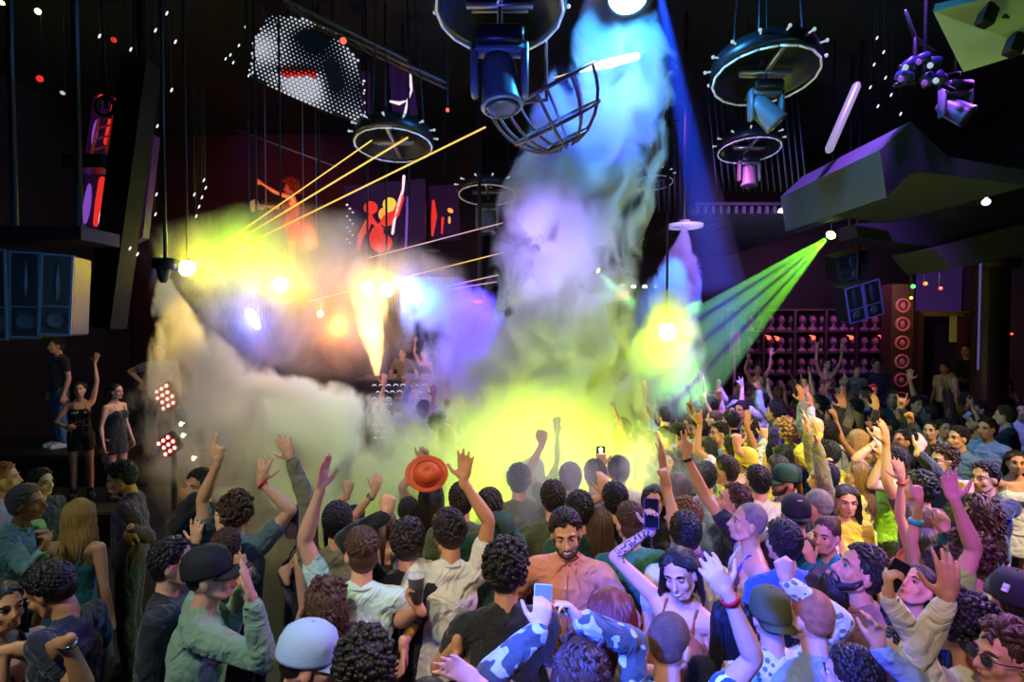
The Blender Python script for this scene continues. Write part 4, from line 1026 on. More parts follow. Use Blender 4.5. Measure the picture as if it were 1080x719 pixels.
# crystal strands on the left wall and above, glints put in as glowing pendants
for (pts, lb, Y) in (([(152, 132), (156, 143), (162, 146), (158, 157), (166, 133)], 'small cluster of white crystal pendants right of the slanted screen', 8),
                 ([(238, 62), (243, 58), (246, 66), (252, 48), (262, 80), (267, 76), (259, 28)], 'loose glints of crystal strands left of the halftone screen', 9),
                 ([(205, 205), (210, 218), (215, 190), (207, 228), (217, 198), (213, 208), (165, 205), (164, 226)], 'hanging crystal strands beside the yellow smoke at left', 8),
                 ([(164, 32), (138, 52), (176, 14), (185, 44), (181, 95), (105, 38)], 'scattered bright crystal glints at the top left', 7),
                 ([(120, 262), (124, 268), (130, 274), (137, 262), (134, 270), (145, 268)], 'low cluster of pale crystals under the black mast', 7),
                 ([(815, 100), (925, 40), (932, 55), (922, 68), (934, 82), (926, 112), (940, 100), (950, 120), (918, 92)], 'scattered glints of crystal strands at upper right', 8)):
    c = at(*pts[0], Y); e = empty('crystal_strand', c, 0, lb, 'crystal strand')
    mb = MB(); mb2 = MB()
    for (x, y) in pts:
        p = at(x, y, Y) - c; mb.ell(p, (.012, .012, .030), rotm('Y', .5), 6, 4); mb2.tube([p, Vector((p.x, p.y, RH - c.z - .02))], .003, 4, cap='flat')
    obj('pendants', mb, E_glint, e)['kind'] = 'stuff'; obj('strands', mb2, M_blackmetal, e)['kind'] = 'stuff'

# --- light beam lamps
def par(px, py, Y, aim, m_, label, s=.16, name='stage_lamp'):
    c = at(px, py, Y); e = empty(name, c, 0, label, 'stage light'); R = Rdir(aim); mb = MB()
    mb.lathe([(s * .5, -s), (s * .8, -s * .7), (s, s * .4), (s * .96, s * .4), (s * .7, -s * .1), (.001, -s * .15)], (0, 0, 0), R, 18); obj('housing', mb, M_blackmetal, e)
    mb = MB(); mb.lathe([(s * .92, s * .3), (s * .6, s * .42), (.001, s * .46)], (0, 0, 0), R, 18); obj('lens', mb, m_, e)
    mb = MB(); mb.tube([(0, 0, s * .8), (0, 0, RH - c.z - .02)], .018, 6); mb.tube([R @ Vector((s, 0, 0)), (0, 0, s * 1.3), R @ Vector((-s, 0, 0))], .016, 6); obj('bracket', mb, M_blackmetal, e)
    return c
T0 = (0, -1, -.12)
par(198, 283, 8.0, (.25, -1, 0), E_yel, 'leftmost glaring yellow stage lamp where the thin beams start', .12)
par(297, 300, 8.8, (0, -1, 0), E_yel, 'second glaring yellow-white stage lamp from the left', .12)
par(388, 304, 9.2, (.1, -1, 0), E_yel, 'third glaring stage lamp, just left of the white-blue one', .12)
par(408, 305, 9.3, (.1, -1, -.1), E_yel, 'glaring yellow-white lamp above the flame jet', .13)
par(432, 310, 9.5, (.2, -1, -.2), E_blue, 'glaring white-blue stage lamp over the dancer in black', .15)
par(264, 330, 9.0, (0, -1, 0), E_blue, 'blue-white round lamp below the second yellow lamp', .07); par(272, 344, 9.0, (0, -1, 0), E_blue, 'smaller blue-white lamp beneath the round one', .05)
par(338, 331, 9.4, (0, -1, 0), E_yel, 'small warm round lamp between the yellow lamps and the flame jet', .05)
par(703, 350, 7.9, (0, -1, 0), emis('lamp_burst', (1, 1, .12), 70), 'blinding yellow lamp inside the green smoke at right centre', .13)
par(662, -8, 6.1, (0, -.5, -1), emis('lamp_top', (.6, .9, 1), 60), 'blinding white-blue lamp at the top of the smoke column', .22)
cP = par(877, 247, 10.5, (-.75, -.5, -.6), E_grn, 'green beam projector under the slatted ceiling at right', .09)
cW = par(630, 285, 11.5, (.7, -.4, -.5), E_white, 'tiny white lamp throwing a small green fan above the exit sign', .06)
mb = MB(); mb.tube([(-.30, 0, -.07), (.0, 0, .0), (.28, 0, .07)], [.015, .045, .035], 8); tag(obj('tube_light', mb, emis('tube_white', (.9, .92, 1), 10), loc=at(641, 67, 5.7)), 'bright white slanting tube lamp inside the upper smoke column', 'tube light')
cJ = at(722, 240, 9.5); e = empty('smoke_nozzle', cJ, 0, 'round ceiling nozzle blowing the thin blue-white jet at right', 'smoke nozzle')
mb = MB(); mb.lathe([(.27, .0), (.30, 0), (.30, .05), (.27, .05)], (0, 0, .0), None, 20, closed=True); mb.lathe([(.06, -.05), (.09, .12), (.001, .14)], seg=14); mb.box((0, 0, .03), (.56, .04, .03)); obj('ring', mb, M_hoop, e)
mb = MB(); mb.tube([(0, 0, .1), (0, 0, RH - cJ.z - .02)], .03, 8); obj('hanger', mb, M_blackmetal, e)
cL = at(172, 287, 6.5); e = empty('smoke_nozzle', cL, 0, 'nozzle blowing the yellow smoke plume at left', 'smoke nozzle')
mb = MB(); mb.lathe([(.03, -.12), (.06, -.06), (.08, .1), (.001, .12)], seg=14); mb.box((0, .05, .1), (.2, .2, .12)); obj('nozzle', mb, M_blackmetal, e); mb = MB(); mb.tube([(0, .05, .15), (0, .05, RH - cL.z - .02)], .02, 6); obj('hanger', mb, M_blackmetal, e)

# --- thin laser beams, light in the haze drawn as glowing tubes
M_las = emis('laser_yellow', (1, .62, .12), 1.1); M_las2 = emis('laser_violet', (.9, .5, .6), .9); k_ = 0
for (x0, y0, Y0, x1, y1, Y1, r, m_, lb) in (
    (200, 282, 8.0, 392, 148, 6.0, .008, M_las, 'thin yellow beam, the steepest of the fan from the leftmost lamp'),
    (200, 284, 8.0, 430, 145, 6.0, .011, M_las, 'thin yellow beam from the leftmost lamp crossing the hoop light'),
    (202, 286, 8.0, 512, 134, 6.0, .011, M_las, 'longest thin yellow beam from the leftmost lamp, ending near the wire cage'),
    (200, 280, 8.0, 300, 212, 7.0, .007, M_las, 'short thin yellow beam passing the red performer'),
    (250, 137, 9.4, 355, 176, 9.4, .009, mat('cable_grey', (.2, .18, .16), .5), None),
    (388, 272, 9.0, 530, 235, 7.5, .007, M_las2, 'thin pinkish beam under the screen with red figures'),
    (324, 318, 9.0, 532, 266, 8.0, .008, M_las, 'thin orange beam running from behind the stage to the smoke column'),
    (470, 302, 9.4, 525, 290, 8.5, .008, M_las2, 'uppermost short violet beam right of the white-blue lamp'),
    (468, 306, 9.4, 524, 297, 8.5, .007, M_las2, 'lowest short violet beam right of the white-blue lamp'),
    (584, 82, 6.2, 642, 66, 5.8, .007, M_las, 'short orange beam ending at the white tube lamp')):
    a, b = at(x0, y0, Y0), at(x1, y1, Y1); c = (a + b) / 2; mb = MB(); mb.tube([a - c, b - c], r, 6, cap='flat')
    tag(obj('laser_beam' if lb else 'cable', mb, m_, loc=c), lb or 'slack grey cable crossing above the red performer', 'light beam' if lb else 'cable')

# --- stage: platform, booth, curtain
def block(name, x0, x1, y0, y1, z, m, label, cat):
    mb = MB(); mb.box((0, 0, z / 2), (x1 - x0, y1 - y0, z)); mb.box((0, -(y1 - y0) / 2 - .02, z - .06), (x1 - x0, .05, .10))
    return tag(obj(name, mb, m, smooth=False, loc=((x0 + x1) / 2, (y0 + y1) / 2, 0)), label, cat)
block('stage', -6.6, -1.0, 11.85, 15.5, .75, M_black, 'black stage behind the booth where the performers stand', 'stage')
block('platform', -8.8, -5.0, 7.2, 8.35, .45, M_black, 'low dark platform at left carrying the dancer in the sequin outfit', 'platform')
block('platform', -8.8, -6.1, 8.45, 9.8, .9, M_black, 'higher dark platform at left behind the low one', 'platform')
block('platform', -6.0, -4.9, 8.45, 9.6, .75, M_black, 'dark block behind the left smoke where a man in pale grey stands', 'platform')
block('platform', 4.1, 8.1, 10.55, 12.1, .5, M_black, 'low rear platform carrying the women in pink and silver dresses', 'platform')
block('platform', 7.2, 11.0, 9.95, 11.9, .6, M_black, 'raised floor block at the right rear by the brown pillar', 'platform')
c = at(421, 400, 11.0); e = empty('dj_booth', (c.x, c.y, 0), 0, 'raised booth with a dark counter and white arcs on its front', 'booth')
zt = c.z; wB = 66 / F * 11; mb = MB(); mb.box((0, .35, zt - .03), (wB + .5, .8, .06), bev=.01); obj('counter', mb, M_blackmetal, e, smooth=False)
mb = MB(); mb.box((0, .4, (zt - .06) / 2), (wB + .2, .6, zt - .06)); obj('body', mb, M_black, e, smooth=False)
mb = MB(); r0 = random.Random(3)
for j in range(9):
    for i in range(9):
        x = -wB / 2 + .1 + i * .14 + (j % 2) * .07; z = zt - .14 - j * .13; s_ = r0.uniform(.6, 1.3)
        P_ = [(x + cos(a) * .045 * s_, .09, z + sin(a) * .035 * s_) for a in [pi * q / 5 for q in range(6)]]
        mb.tube(P_, [.006, .010, .012, .012, .010, .006], 5)
obj('arc_pattern', mb, emis('arcs_white', (.8, .85, 1), .9), e)
for k in range(4):
    mb = MB(); mb.box((-.55 + k * .35, .3, zt + .03), (.28, .30, .07), bev=.01); mb.lathe([(.08, .07), (.075, .085), (.001, .085)], (-.55 + k * .35, .28, zt), None, 16); obj('player_deck', mb, M_metal, e, smooth=False)
c = at(325, 285, 13.6); mb = MB(); r0 = random.Random(5)
for k in range(90):
    x = -3.0 + 6.0 * k / 89; z0 = .45; zl = r0.uniform(1.2, 1.9); P_ = [(x, r0.uniform(-.04, .04), z0), (x + .01, 0, z0 - zl / 2), (x, 0, z0 - zl)]; mb.tube(P_, .006, 4, cap='flat')
    for q in range(5): mb.ell((x, 0, z0 - zl * (q + 1) / 5.5), (.014, .014, .03), None, 5, 4)
mb.tube([(-3.1, 0, .47), (3.1, 0, .47)], .03, 8); o = obj('bead_curtain', mb, mat('beads', (.10, .095, .09), .4), loc=c); tag(o, 'hanging bead strands across the back of the stage in yellow haze', 'bead curtain', kind='stuff')
# led dot panels at the left of the stage
def dot_panel(px, py, Y, w, h, tilt, label, ns):
    c = at(px, py, Y); e = empty('lamp_screen', c, 0, label, 'light panel'); R = rotm('Y', radians(tilt)) @ rotm('Z', radians(-14)); mb = MB(); mb.box((0, 0, 0), (w, .08, h), R, bev=.02); obj('panel', mb, M_black, e, smooth=False)
    a, b = MB(), MB(); n = ns
    for j in range(n):
        for i in range(3):
            x = (i - 1) * w * .31 + (j % 2) * w * .12 - w * .04; z = (j - (n - 1) / 2) * h / n * .92
            a.ell(R @ Vector((x, -.042, z)), (w * .15, .008, h / n * .42), R, 10, 5); b.ell(R @ Vector((x, -.050, z)), (w * .10, .008, h / n * .27), R, 8, 5)
    obj('red_rims', a, E_red2, e); obj('white_spots', b, emis('spots_warm', (1, .85, .75), 1.8), e)
    mb = MB(); mb.tube([(0, .06, 0), (0, .06, -c.z + .0)], .025, 6, cap='flat'); obj('post', mb, M_blackmetal, e)
dot_panel(177, 418, 6.6, .26, .30, -28, 'upper panel of red-rimmed white lamps right of the man in pale grey', 4)
dot_panel(180, 468, 6.2, .24, .22, -32, 'lower panel of red-rimmed white lamps beside the left smoke', 3)
for (px, py, lb) in ((191, 447, 'upper'), (193, 459, 'middle'), (204, 483, 'lowest')):
    mb = MB(); mb.ell((0, 0, 0), (.022, .02, .028)); mb.tube([(0, .01, 0), (0, .06, 0)], .008, 6); tag(obj('pin_light', mb, E_warm, loc=at(px, py, 6.3)), '%s of three tiny warm lights beside the lower lamp panel' % lb, 'pin light')

# --- rear wall at right: niches with busts, patterned column, doorway
Yw = 16.5
c = at(868, 365, Yw); e = empty('niche_wall', (c.x, c.y, 0), 0, 'purple-lit rear display wall with rows of round ornaments at right', 'display wall')
W_ = 195 / F * Yw; mb = MB(); zT = at(868, 326, Yw).z; mb.box((0, .35, zT / 2), (W_, .3, zT)); obj('backing', mb, mat('niche_dark', hx('1c1020'), .7), e, smooth=False)
for k in range(5): mb = MB(); z = zT - .02 - k * .62; mb.box((0, .05, z), (W_, .4, .05)); obj('shelf', mb, mat('shelf_plum', hx('3a2238'), .5), e, smooth=False)
for k in range(7): mb = MB(); mb.box((-W_ / 2 + W_ * k / 6, .04, zT / 2), (.07, .42, zT)); obj('divider', mb, MATS['shelf_plum'], e, smooth=False)
M_bust = mat('bust_mauve', hx('8a5a80'), .4); bust = None
for j in range(4):
    for i in range(17):
        if abs((i * 6 / 17) % 1 - .0) < .05: continue
        p = Vector((c.x - W_ / 2 + .25 + i * (W_ - .5) / 16, Yw + .03, zT - .64 - j * .62))
        if bust is None:
            mb = MB(); mb.ell((0, 0, .33), (.10, .11, .13)); mb.tube([(0, 0, .08), (0, 0, .24)], [.05, .045], 8); mb.ell((0, 0, .06), (.14, .08, .08)); mb.tube([(0, -.10, .35), (0, -.125, .31)], [.015, .02], 6); mb.box((0, 0, .0), (.2, .14, .04))
            bust = tag(obj('bust_ornament', mb, M_bust, loc=p), 'small head-shaped ornament on the purple-lit rear shelves', 'ornament', 'head-shaped ornaments on the rear shelves')
        else:
            b2 = bust.copy(); COL.objects.link(b2); b2.location = p
for (px, py) in ((811, 356), (820, 357), (858, 356), (898, 356), (931, 356)):
    mb = MB(); mb.ell((0, 0, 0), (.06, .04, .06)); mb.tube([(0, 0, .04), (0, .2, .06)], .015, 6); tag(obj('red_lamp', mb, emis('redlamp', (1, .12, .06), 2.5), loc=at(px, py, Yw - .25)), 'small round red lamp on the rear shelves', 'lamp', 'small red lamps along the rear shelves')
c = at(946, 345, 14.5); e = empty('patterned_column', (c.x, c.y, 0), 0, 'orange-brown column with stacked scroll medallions beside the dark doorway', 'column')
zt = at(946, 300, 14.5).z; mb = MB(); mb.box((0, 0, zt / 2), (.55, .4, zt)); obj('shaft', mb, M_wood, e, smooth=False)
for k in range(7):
    mb = MB(); mb.lathe([(.13, -.02), (.19, -.03), (.19, .02), (.13, .02)], (0, -.21, .5 + k * .47), rotm('X', pi / 2), 16, closed=True); mb.ell((0, -.21, .5 + k * .47), (.07, .03, .09)); obj('medallion', mb, mat('medallion', hx('b06a70'), .4), e)
for (x0_, x1_, lb) in ((966, 972, 'left post of the dark doorway at rear right'), (1012, 1019, 'right post of the dark doorway at rear right')):
    a = at((x0_ + x1_) / 2, 330, 14.8); mb = MB(); mb.box((0, 0, 1.6), (.14, .2, 3.2)); mb.box((0, 0, .1), (.2, .26, .2)); tag(obj('door_post', mb, M_wood, smooth=False, loc=(a.x, a.y, 0)), lb, 'door post')
a = at(994, 331, 14.8); mb = MB(); mb.box((0, 0, 0), (1.2, .2, .12)); mb.box((0, 0, .05), (1.25, .26, .04)); tag(obj('door_header', mb, mat('header_olive', hx('6a6020'), .5), smooth=False, loc=a), 'olive lit header over the dark doorway at rear right', 'door header')
a = at(1010, 345, 15.2); mb = MB(); mb.box((0, 0, 0), (.42, .05, .8), bev=.01); mb.box((0, -.03, 0), (.34, .01, .7)); tag(obj('wall_board', mb, mat('board_olive_glow', hx('6a5f22'), .6, emit=(.4, .34, .05), es=.12), smooth=False, loc=a), 'dim olive board hanging inside the rear doorway', 'board')  # the board is no lamp, a faint glow is put into its material
for (px, py, m_, sz, lb) in ((963, 302, emis('sig_green', (.1, 1, .2), 2), .10, 'green lamp in the lamp group above the rear doorway'), (961, 314, emis('sig_yel', (1, .8, .1), 2), .07, 'yellow lamp under the green one above the rear doorway'), (976, 299, emis('sig_org', (1, .25, .05), 2), .09, 'orange lamp right of the green one above the rear doorway'),
                              (992, 304, E_red, .08, 'red lamp in the violet recess at rear right'), (1033, 300, E_red, .05, 'tiny red light beside the brown pillar'), (1067, 352, E_red, .05, 'tiny red light right of the brown pillar'), (728, 347, E_red, .05, 'tiny red light in the dark right of the blinding yellow lamp'), (645, 350, E_red, .04, 'tiny red light behind the teal smoke'),
                              (120, 42, E_red2, .07, 'faint red lamp high at the left'), (42, 83, E_red2, .09, 'red glowing lamp at the left edge of the ceiling'), (362, 43, E_red, .09, 'red lamp right of the halftone screen'), (472, 116, E_red, .05, 'small red lamp left of the wire cage'), (66, 98, E_dim, .05, 'pale glint of a lamp at upper left'), (40, 12, emis('lamp_limey', (.8, 1, .4), 4), .08, 'yellow-green lamp in the top left corner'), (2, 3, E_grn, .05, 'green lamp cut by the top left corner')):
    Y = 8 if px < 500 else 13
    sz *= .5; e = empty('signal_lamp', at(px, py, Y), 0, lb, 'lamp'); mb = MB(); mb.ell((0, 0, 0), (sz, .04, sz)); obj('bulb', mb, m_, e)
    mb = MB(); mb.tube([Vector((0, .05, -.01)), Vector((0, .05, RH - e.location.z - .02))], .006, 5); mb.tube([(0, .02, 0), (0, .06, 0)], .008, 5); obj('hanger', mb, M_blackmetal, e)
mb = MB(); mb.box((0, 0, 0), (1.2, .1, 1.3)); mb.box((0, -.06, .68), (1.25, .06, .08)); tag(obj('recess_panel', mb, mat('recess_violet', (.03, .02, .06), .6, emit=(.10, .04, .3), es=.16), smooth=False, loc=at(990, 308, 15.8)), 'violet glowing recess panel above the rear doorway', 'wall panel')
c = at(775, 362, 14.5); mb = MB(); mb.box((0, 0, 0), (.26, .08, .6), bev=.02); mb.tube([(0, 0, -.3), (0, 0, -c.z)], .03, 8); tag(obj('lit_post', mb, mat('post_pinklit', hx('c07a9a'), .5, emit=(.5, .2, .4), es=.10), loc=c), 'pale pink-lit sign post behind the crowd right of the green smoke', 'post')  # pink light on the post is painted in, as colour and weak emission
for i, (x0_, x1_, yy, Y, lb) in enumerate(((300, 430, 12, 8.5, 'upper dark diagonal truss bar crossing the top left ceiling'), (330, 470, 35, 8.8, 'lower dark diagonal truss bar crossing the top left ceiling'))):
    a, b = at(x0_, yy - 10, Y), at(x1_, yy + 55, Y + .6); c = (a + b) / 2; e = empty('ceiling_truss', c, 0, lb, 'truss')
    for q in (-.12, .12): mb = MB(); mb.tube([a - c + Vector((0, q, 0)), b - c + Vector((0, q, 0))], .025, 6); obj('rail', mb, mat('truss_dark', (.08, .08, .09), .4, .5), e)
    mb = MB(); [mb.tube([(a - c).lerp(b - c, k / 10) + Vector((0, -.12, 0)), (a - c).lerp(b - c, (k + 1) / 10) + Vector((0, .12, 0))], .012, 5) for k in range(10)]; obj('webbing', mb, MATS['truss_dark'], e)
    mb = MB(); [mb.tube([p_ - c, Vector(((p_ - c).x, (p_ - c).y, RH - c.z - .02))], .012, 5) for p_ in (a, b)]; obj('hanger', mb, M_blackmetal, e)
# ------------------------------------------------------------------ smoke
def curve_node(nt, pts, zin, lo, hi, z0, z1):
    """Float curve over height giving a value between lo and hi."""
    N, L = nt.nodes, nt.links
    mr = N.new('ShaderNodeMapRange'); mr.inputs['From Min'].default_value = z0; mr.inputs['From Max'].default_value = z1; L.new(zin, mr.inputs['Value'])
    fc = N.new('ShaderNodeFloatCurve'); c = fc.mapping.curves[0]
    P = sorted(((z - z0) / (z1 - z0), (v - lo) / (hi - lo)) for z, v in pts)
    c.points[0].location = P[0]; c.points[1].location = P[-1]
    for p in P[1:-1]: c.points.new(*p)
    for p in c.points: p.handle_type = 'AUTO_CLAMPED'
    fc.mapping.update(); L.new(mr.outputs['Result'], fc.inputs['Value'])
    m2 = N.new('ShaderNodeMapRange'); m2.inputs['To Min'].default_value = lo; m2.inputs['To Max'].default_value = hi; L.new(fc.outputs['Value'], m2.inputs['Value'])
    return m2.outputs['Result']
def plume(name, label, secs, Y, dens, namp=.9, nsc=1.3, seed=0, ry=.8, emit=None, edge=.55, step=1.0, cat='smoke', color=(.9, .9, .9), hullk=1.12, zs=.6):
    """Smoke whose cross-sections are ellipses: secs = (px, py, half-width px, density factor)."""
    W = [(at(px, py, Y), hw / F * Y, df) for px, py, hw, df in secs]
    zs_ = [w[0].z for w in W]; z0, z1 = min(zs_), max(zs_); c = Vector((sum(w[0].x for w in W) / len(W), Y, (z0 + z1) / 2))
    m = bpy.data.materials.new(name); m.use_nodes = True; nt = m.node_tree; N, L = nt.nodes, nt.links; N.clear()
    out = N.new('ShaderNodeOutputMaterial'); tc = N.new('ShaderNodeTexCoord'); sp = N.new('ShaderNodeSeparateXYZ')
    L.new(tc.outputs['Object'], sp.inputs[0]); x, y, z = sp.outputs
    lz0, lz1 = z0 - c.z, z1 - c.z
    xs = [w[0].x - c.x for w in W]; rs = [w[1] for w in W]; ds = [w[2] for w in W]
    cx = curve_node(nt, [(w[0].z - c.z, w[0].x - c.x) for w in W], z, min(xs) - .01, max(xs) + .01, lz0, lz1)
    rr = curve_node(nt, [(w[0].z - c.z, w[1]) for w in W], z, 0, max(rs), lz0, lz1)
    df = curve_node(nt, [(w[0].z - c.z, w[2]) for w in W], z, 0, max(ds), lz0, lz1)
    def mth(op, a, b=None, clamp=False):
        n = N.new('ShaderNodeMath'); n.operation = op; n.use_clamp = clamp
        for i, v in enumerate((a, b)):
            if v is None: continue
            if isinstance(v, (int, float)): n.inputs[i].default_value = v
            else: L.new(v, n.inputs[i])
        return n.outputs[0]
    dx = mth('DIVIDE', mth('SUBTRACT', x, cx), rr); dy = mth('DIVIDE', y, mth('MULTIPLY', rr, ry))
    d = mth('SQRT', mth('ADD', mth('MULTIPLY', dx, dx), mth('MULTIPLY', dy, dy)))
    nz = N.new('ShaderNodeTexNoise'); nz.inputs['Scale'].default_value = nsc; nz.inputs['Detail'].default_value = 5; nz.inputs['Roughness'].default_value = .62; nz.inputs['Distortion'].default_value = .9
    mp = N.new('ShaderNodeMapping'); mp.inputs['Scale'].default_value = (1, 1, zs); mp.inputs['Location'].default_value = (seed, seed * .7, 0); L.new(tc.outputs['Object'], mp.inputs[0]); L.new(mp.outputs[0], nz.inputs['Vector'])
    dn = mth('ADD', d, mth('MULTIPLY', mth('SUBTRACT', nz.outputs['Fac'], .5), namp * 2))
    mr = N.new('ShaderNodeMapRange'); mr.interpolation_type = 'SMOOTHSTEP'; mr.inputs['From Min'].default_value = 1.0; mr.inputs['From Max'].default_value = 1.0 - edge; L.new(dn, mr.inputs['Value'])
    # fade to nothing at the hull
    m3 = N.new('ShaderNodeMapRange'); m3.inputs['From Min'].default_value = hullk; m3.inputs['From Max'].default_value = hullk - .2; L.new(d, m3.inputs['Value'])
    den = mth('MULTIPLY', mth('MULTIPLY', mth('MULTIPLY', mr.outputs['Result'], m3.outputs['Result']), df), dens)
    vs = N.new('ShaderNodeVolumeScatter'); vs.inputs['Color'].default_value = (*color, 1); vs.inputs['Anisotropy'].default_value = .15; L.new(den, vs.inputs['Density'])
    if emit:
        em = N.new('ShaderNodeEmission'); em.inputs['Color'].default_value = (*emit[0], 1); L.new(mth('MULTIPLY', den, emit[1]), em.inputs['Strength'])
        ad = N.new('ShaderNodeAddShader'); L.new(vs.outputs[0], ad.inputs[0]); L.new(em.outputs[0], ad.inputs[1]); L.new(ad.outputs[0], out.inputs['Volume'])
    else: L.new(vs.outputs[0], out.inputs['Volume'])
    m.cycles.volume_step_rate = step
    # hull: lofted lumpy ellipses
    W2 = sorted(W, key=lambda w: w[0].z); seg = 28; mb = MB(); rows = []
    n = 26; r_ = random.Random(seed)
    for i in range(n + 1):
        zz = z0 + (z1 - z0) * i / n
        for a, b in zip(W2, W2[1:]):
            if a[0].z <= zz <= b[0].z + 1e-6: t = (zz - a[0].z) / max(1e-6, b[0].z - a[0].z); t = t * t * (3 - 2 * t) * .35 + t * .65; xx = a[0].x + (b[0].x - a[0].x) * t; r = a[1] + (b[1] - a[1]) * t; break
        rows.append((xx - c.x, zz - c.z, max(.02, r * hullk)))
    V = []
    for i, (xx, zz, r) in enumerate(rows):
        for k in range(seg):
            a = 2 * pi * k / seg; l = 1 + .05 * sin(3 * a + i * .7 + seed) + .04 * sin(5 * a - i * 1.1)
            V.append(Vector((xx + cos(a) * r * l, sin(a) * r * ry * l, zz)))
    Fc = [(i * seg + k, i * seg + (k + 1) % seg, (i + 1) * seg + (k + 1) % seg, (i + 1) * seg + k) for i in range(n) for k in range(seg)]
    Fc += [tuple(reversed(range(seg))), tuple(n * seg + k for k in range(seg))]
    mb.add(V, Fc); o = obj('smoke_plume' if cat == 'smoke' else cat.replace(' ', '_'), mb, m, loc=c)
    return tag(o, label, cat, kind='stuff')
def beam(a, b, r0, r1, dens, label, seg=20):
    a, b = Vector(a), Vector(b); R = Rdir(b - a); L_ = (b - a).length; mb = MB(); mb.lathe([(r0, 0), (r1, L_)], seg=seg, R=R)
    m = bpy.data.materials.new('beam_haze'); m.use_nodes = True; N, L = m.node_tree.nodes, m.node_tree.links; N.clear(); out = N.new('ShaderNodeOutputMaterial'); vs = N.new('ShaderNodeVolumeScatter')
    vs.inputs['Density'].default_value = dens; vs.inputs['Anisotropy'].default_value = .3; L.new(vs.outputs[0], out.inputs['Volume'])
    return tag(obj('light_shaft', mb, m, loc=a), label, 'light shaft', kind='stuff')

plume('smoke_column', 'tall white and violet smoke column rising to the ceiling at centre', [(666, -60, 34, 1), (660, 5, 42, 1.2), (654, 50, 54, 1.1), (640, 100, 66, 1), (626, 150, 74, 1), (610, 210, 78, 1), (596, 280, 74, 1), (588, 335, 78, 1), (582, 390, 92, 1), (572, 440, 125, .7), (566, 500, 130, .0)], 6.6, 8, 2.3, 2.3, 3, ry=.5, edge=.5, step=.5)
plume('smoke_left', 'wide beige smoke cloud at left pouring down from its nozzle', [(172, 286, 5, 5), (176, 310, 14, 3.5), (190, 345, 30, 2.4), (212, 380, 54, 1.6), (262, 410, 115, 1), (292, 435, 150, 1), (306, 470, 152, .9), (310, 520, 140, .7), (312, 570, 120, .4), (312, 615, 100, .0)], 6.6, 4.5, 2.1, 2.1, 11, ry=.45, edge=.6, step=.6)
plume('smoke_yellow', 'bright yellow smoke cloud over the heads in the middle of the crowd', [(556, 405, 80, .0), (560, 445, 130, .8), (562, 480, 176, 1.2), (556, 525, 160, .8), (556, 600, 110, .0)], 5.15, 1.9, 1.6, 2.2, 23, ry=.8, edge=.8, step=.7)
plume('smoke_jet', 'thin blue-white smoke jet falling from the round ceiling nozzle at right', [(722, 241, 3, 8), (720, 258, 10, 5), (714, 285, 24, 3), (700, 318, 38, 1.8), (682, 355, 50, 1.2), (666, 395, 58, .9), (652, 450, 46, .0)], 8.8, 3.4, 1.5, 2.2, 31, ry=.6, edge=.5, step=.6)
plume('smoke_green', 'yellow-green smoke patch round the blinding lamp at right centre', [(706, 305, 18, .9), (706, 340, 32, 1), (702, 372, 42, 1), (704, 405, 46, .8), (698, 445, 36, .0)], 7.7, 3.4, 1.5, 2.8, 37, ry=.6, edge=.7, step=.7)
plume('smoke_stage', 'yellow haze hanging over the stage lamps', [(300, 215, 60, .3), (295, 245, 135, .9), (320, 285, 175, 1), (320, 318, 155, .6), (325, 355, 130, .6), (330, 410, 100, .0)], 8.4, 1.6, 1.6, 1.6, 41, ry=.35, edge=.8, step=.7)
plume('smoke_blue', 'blue and violet smoke bank between the stage and the smoke column', [(450, 292, 42, .6), (478, 325, 62, 1), (496, 370, 74, 1), (496, 405, 80, .9), (478, 440, 88, .6), (470, 490, 70, .0)], 8.0, 3.0, 1.6, 2.0, 47, ry=.5, edge=.6, step=.7)
plume('flame_jet', 'white and yellow flame jet shooting up from the booth', [(398, 396, 4, 1), (396, 380, 8, 1.2), (393, 358, 13, 1.2), (390, 335, 18, .6), (388, 312, 22, .25), (386, 292, 20, .0)], 10.6, 7, .9, 5, 53, ry=1, emit=((1, .55, .16), 2.2), cat='flame jet', step=1.5, hullk=1.1, zs=.4)
# beams of light in thin haze
tgt = at(690, 410, 7.4); dP = (tgt - cP).normalized(); cQ = cP + dP * .12; beam(cQ, tgt, .03, .70, .10, 'broad green beam slanting down from the projector at right')
for dx, dy in ((-60, -26), (-26, -8), (6, 8), (34, 26)):
    lamp('SPOT', 'green_projector_light', cQ, (.22, 1, .03), 14000, .01, at(690 + dx, 410 + dy, 7.4), 4.2, .5)
a = at(686, -60, 7.4); b = at(756, 305, 8.6); beam(a, b, .08, .44, .09, 'deep blue shaft of light falling right of the smoke column')
lamp('SPOT', 'blue_shaft_light', a, (.01, .06, 1), 30000, .03, b, 8, .5)
tW = at(672, 325, 11.0); cW = cW + (tW - cW).normalized() * .12; beam(cW, tW, .02, .12, .5, 'small green fan of light above the exit sign'); lamp('SPOT', 'small_green_light', cW, (.3, 1, .35), 1500, .01, tW, 16, .3)

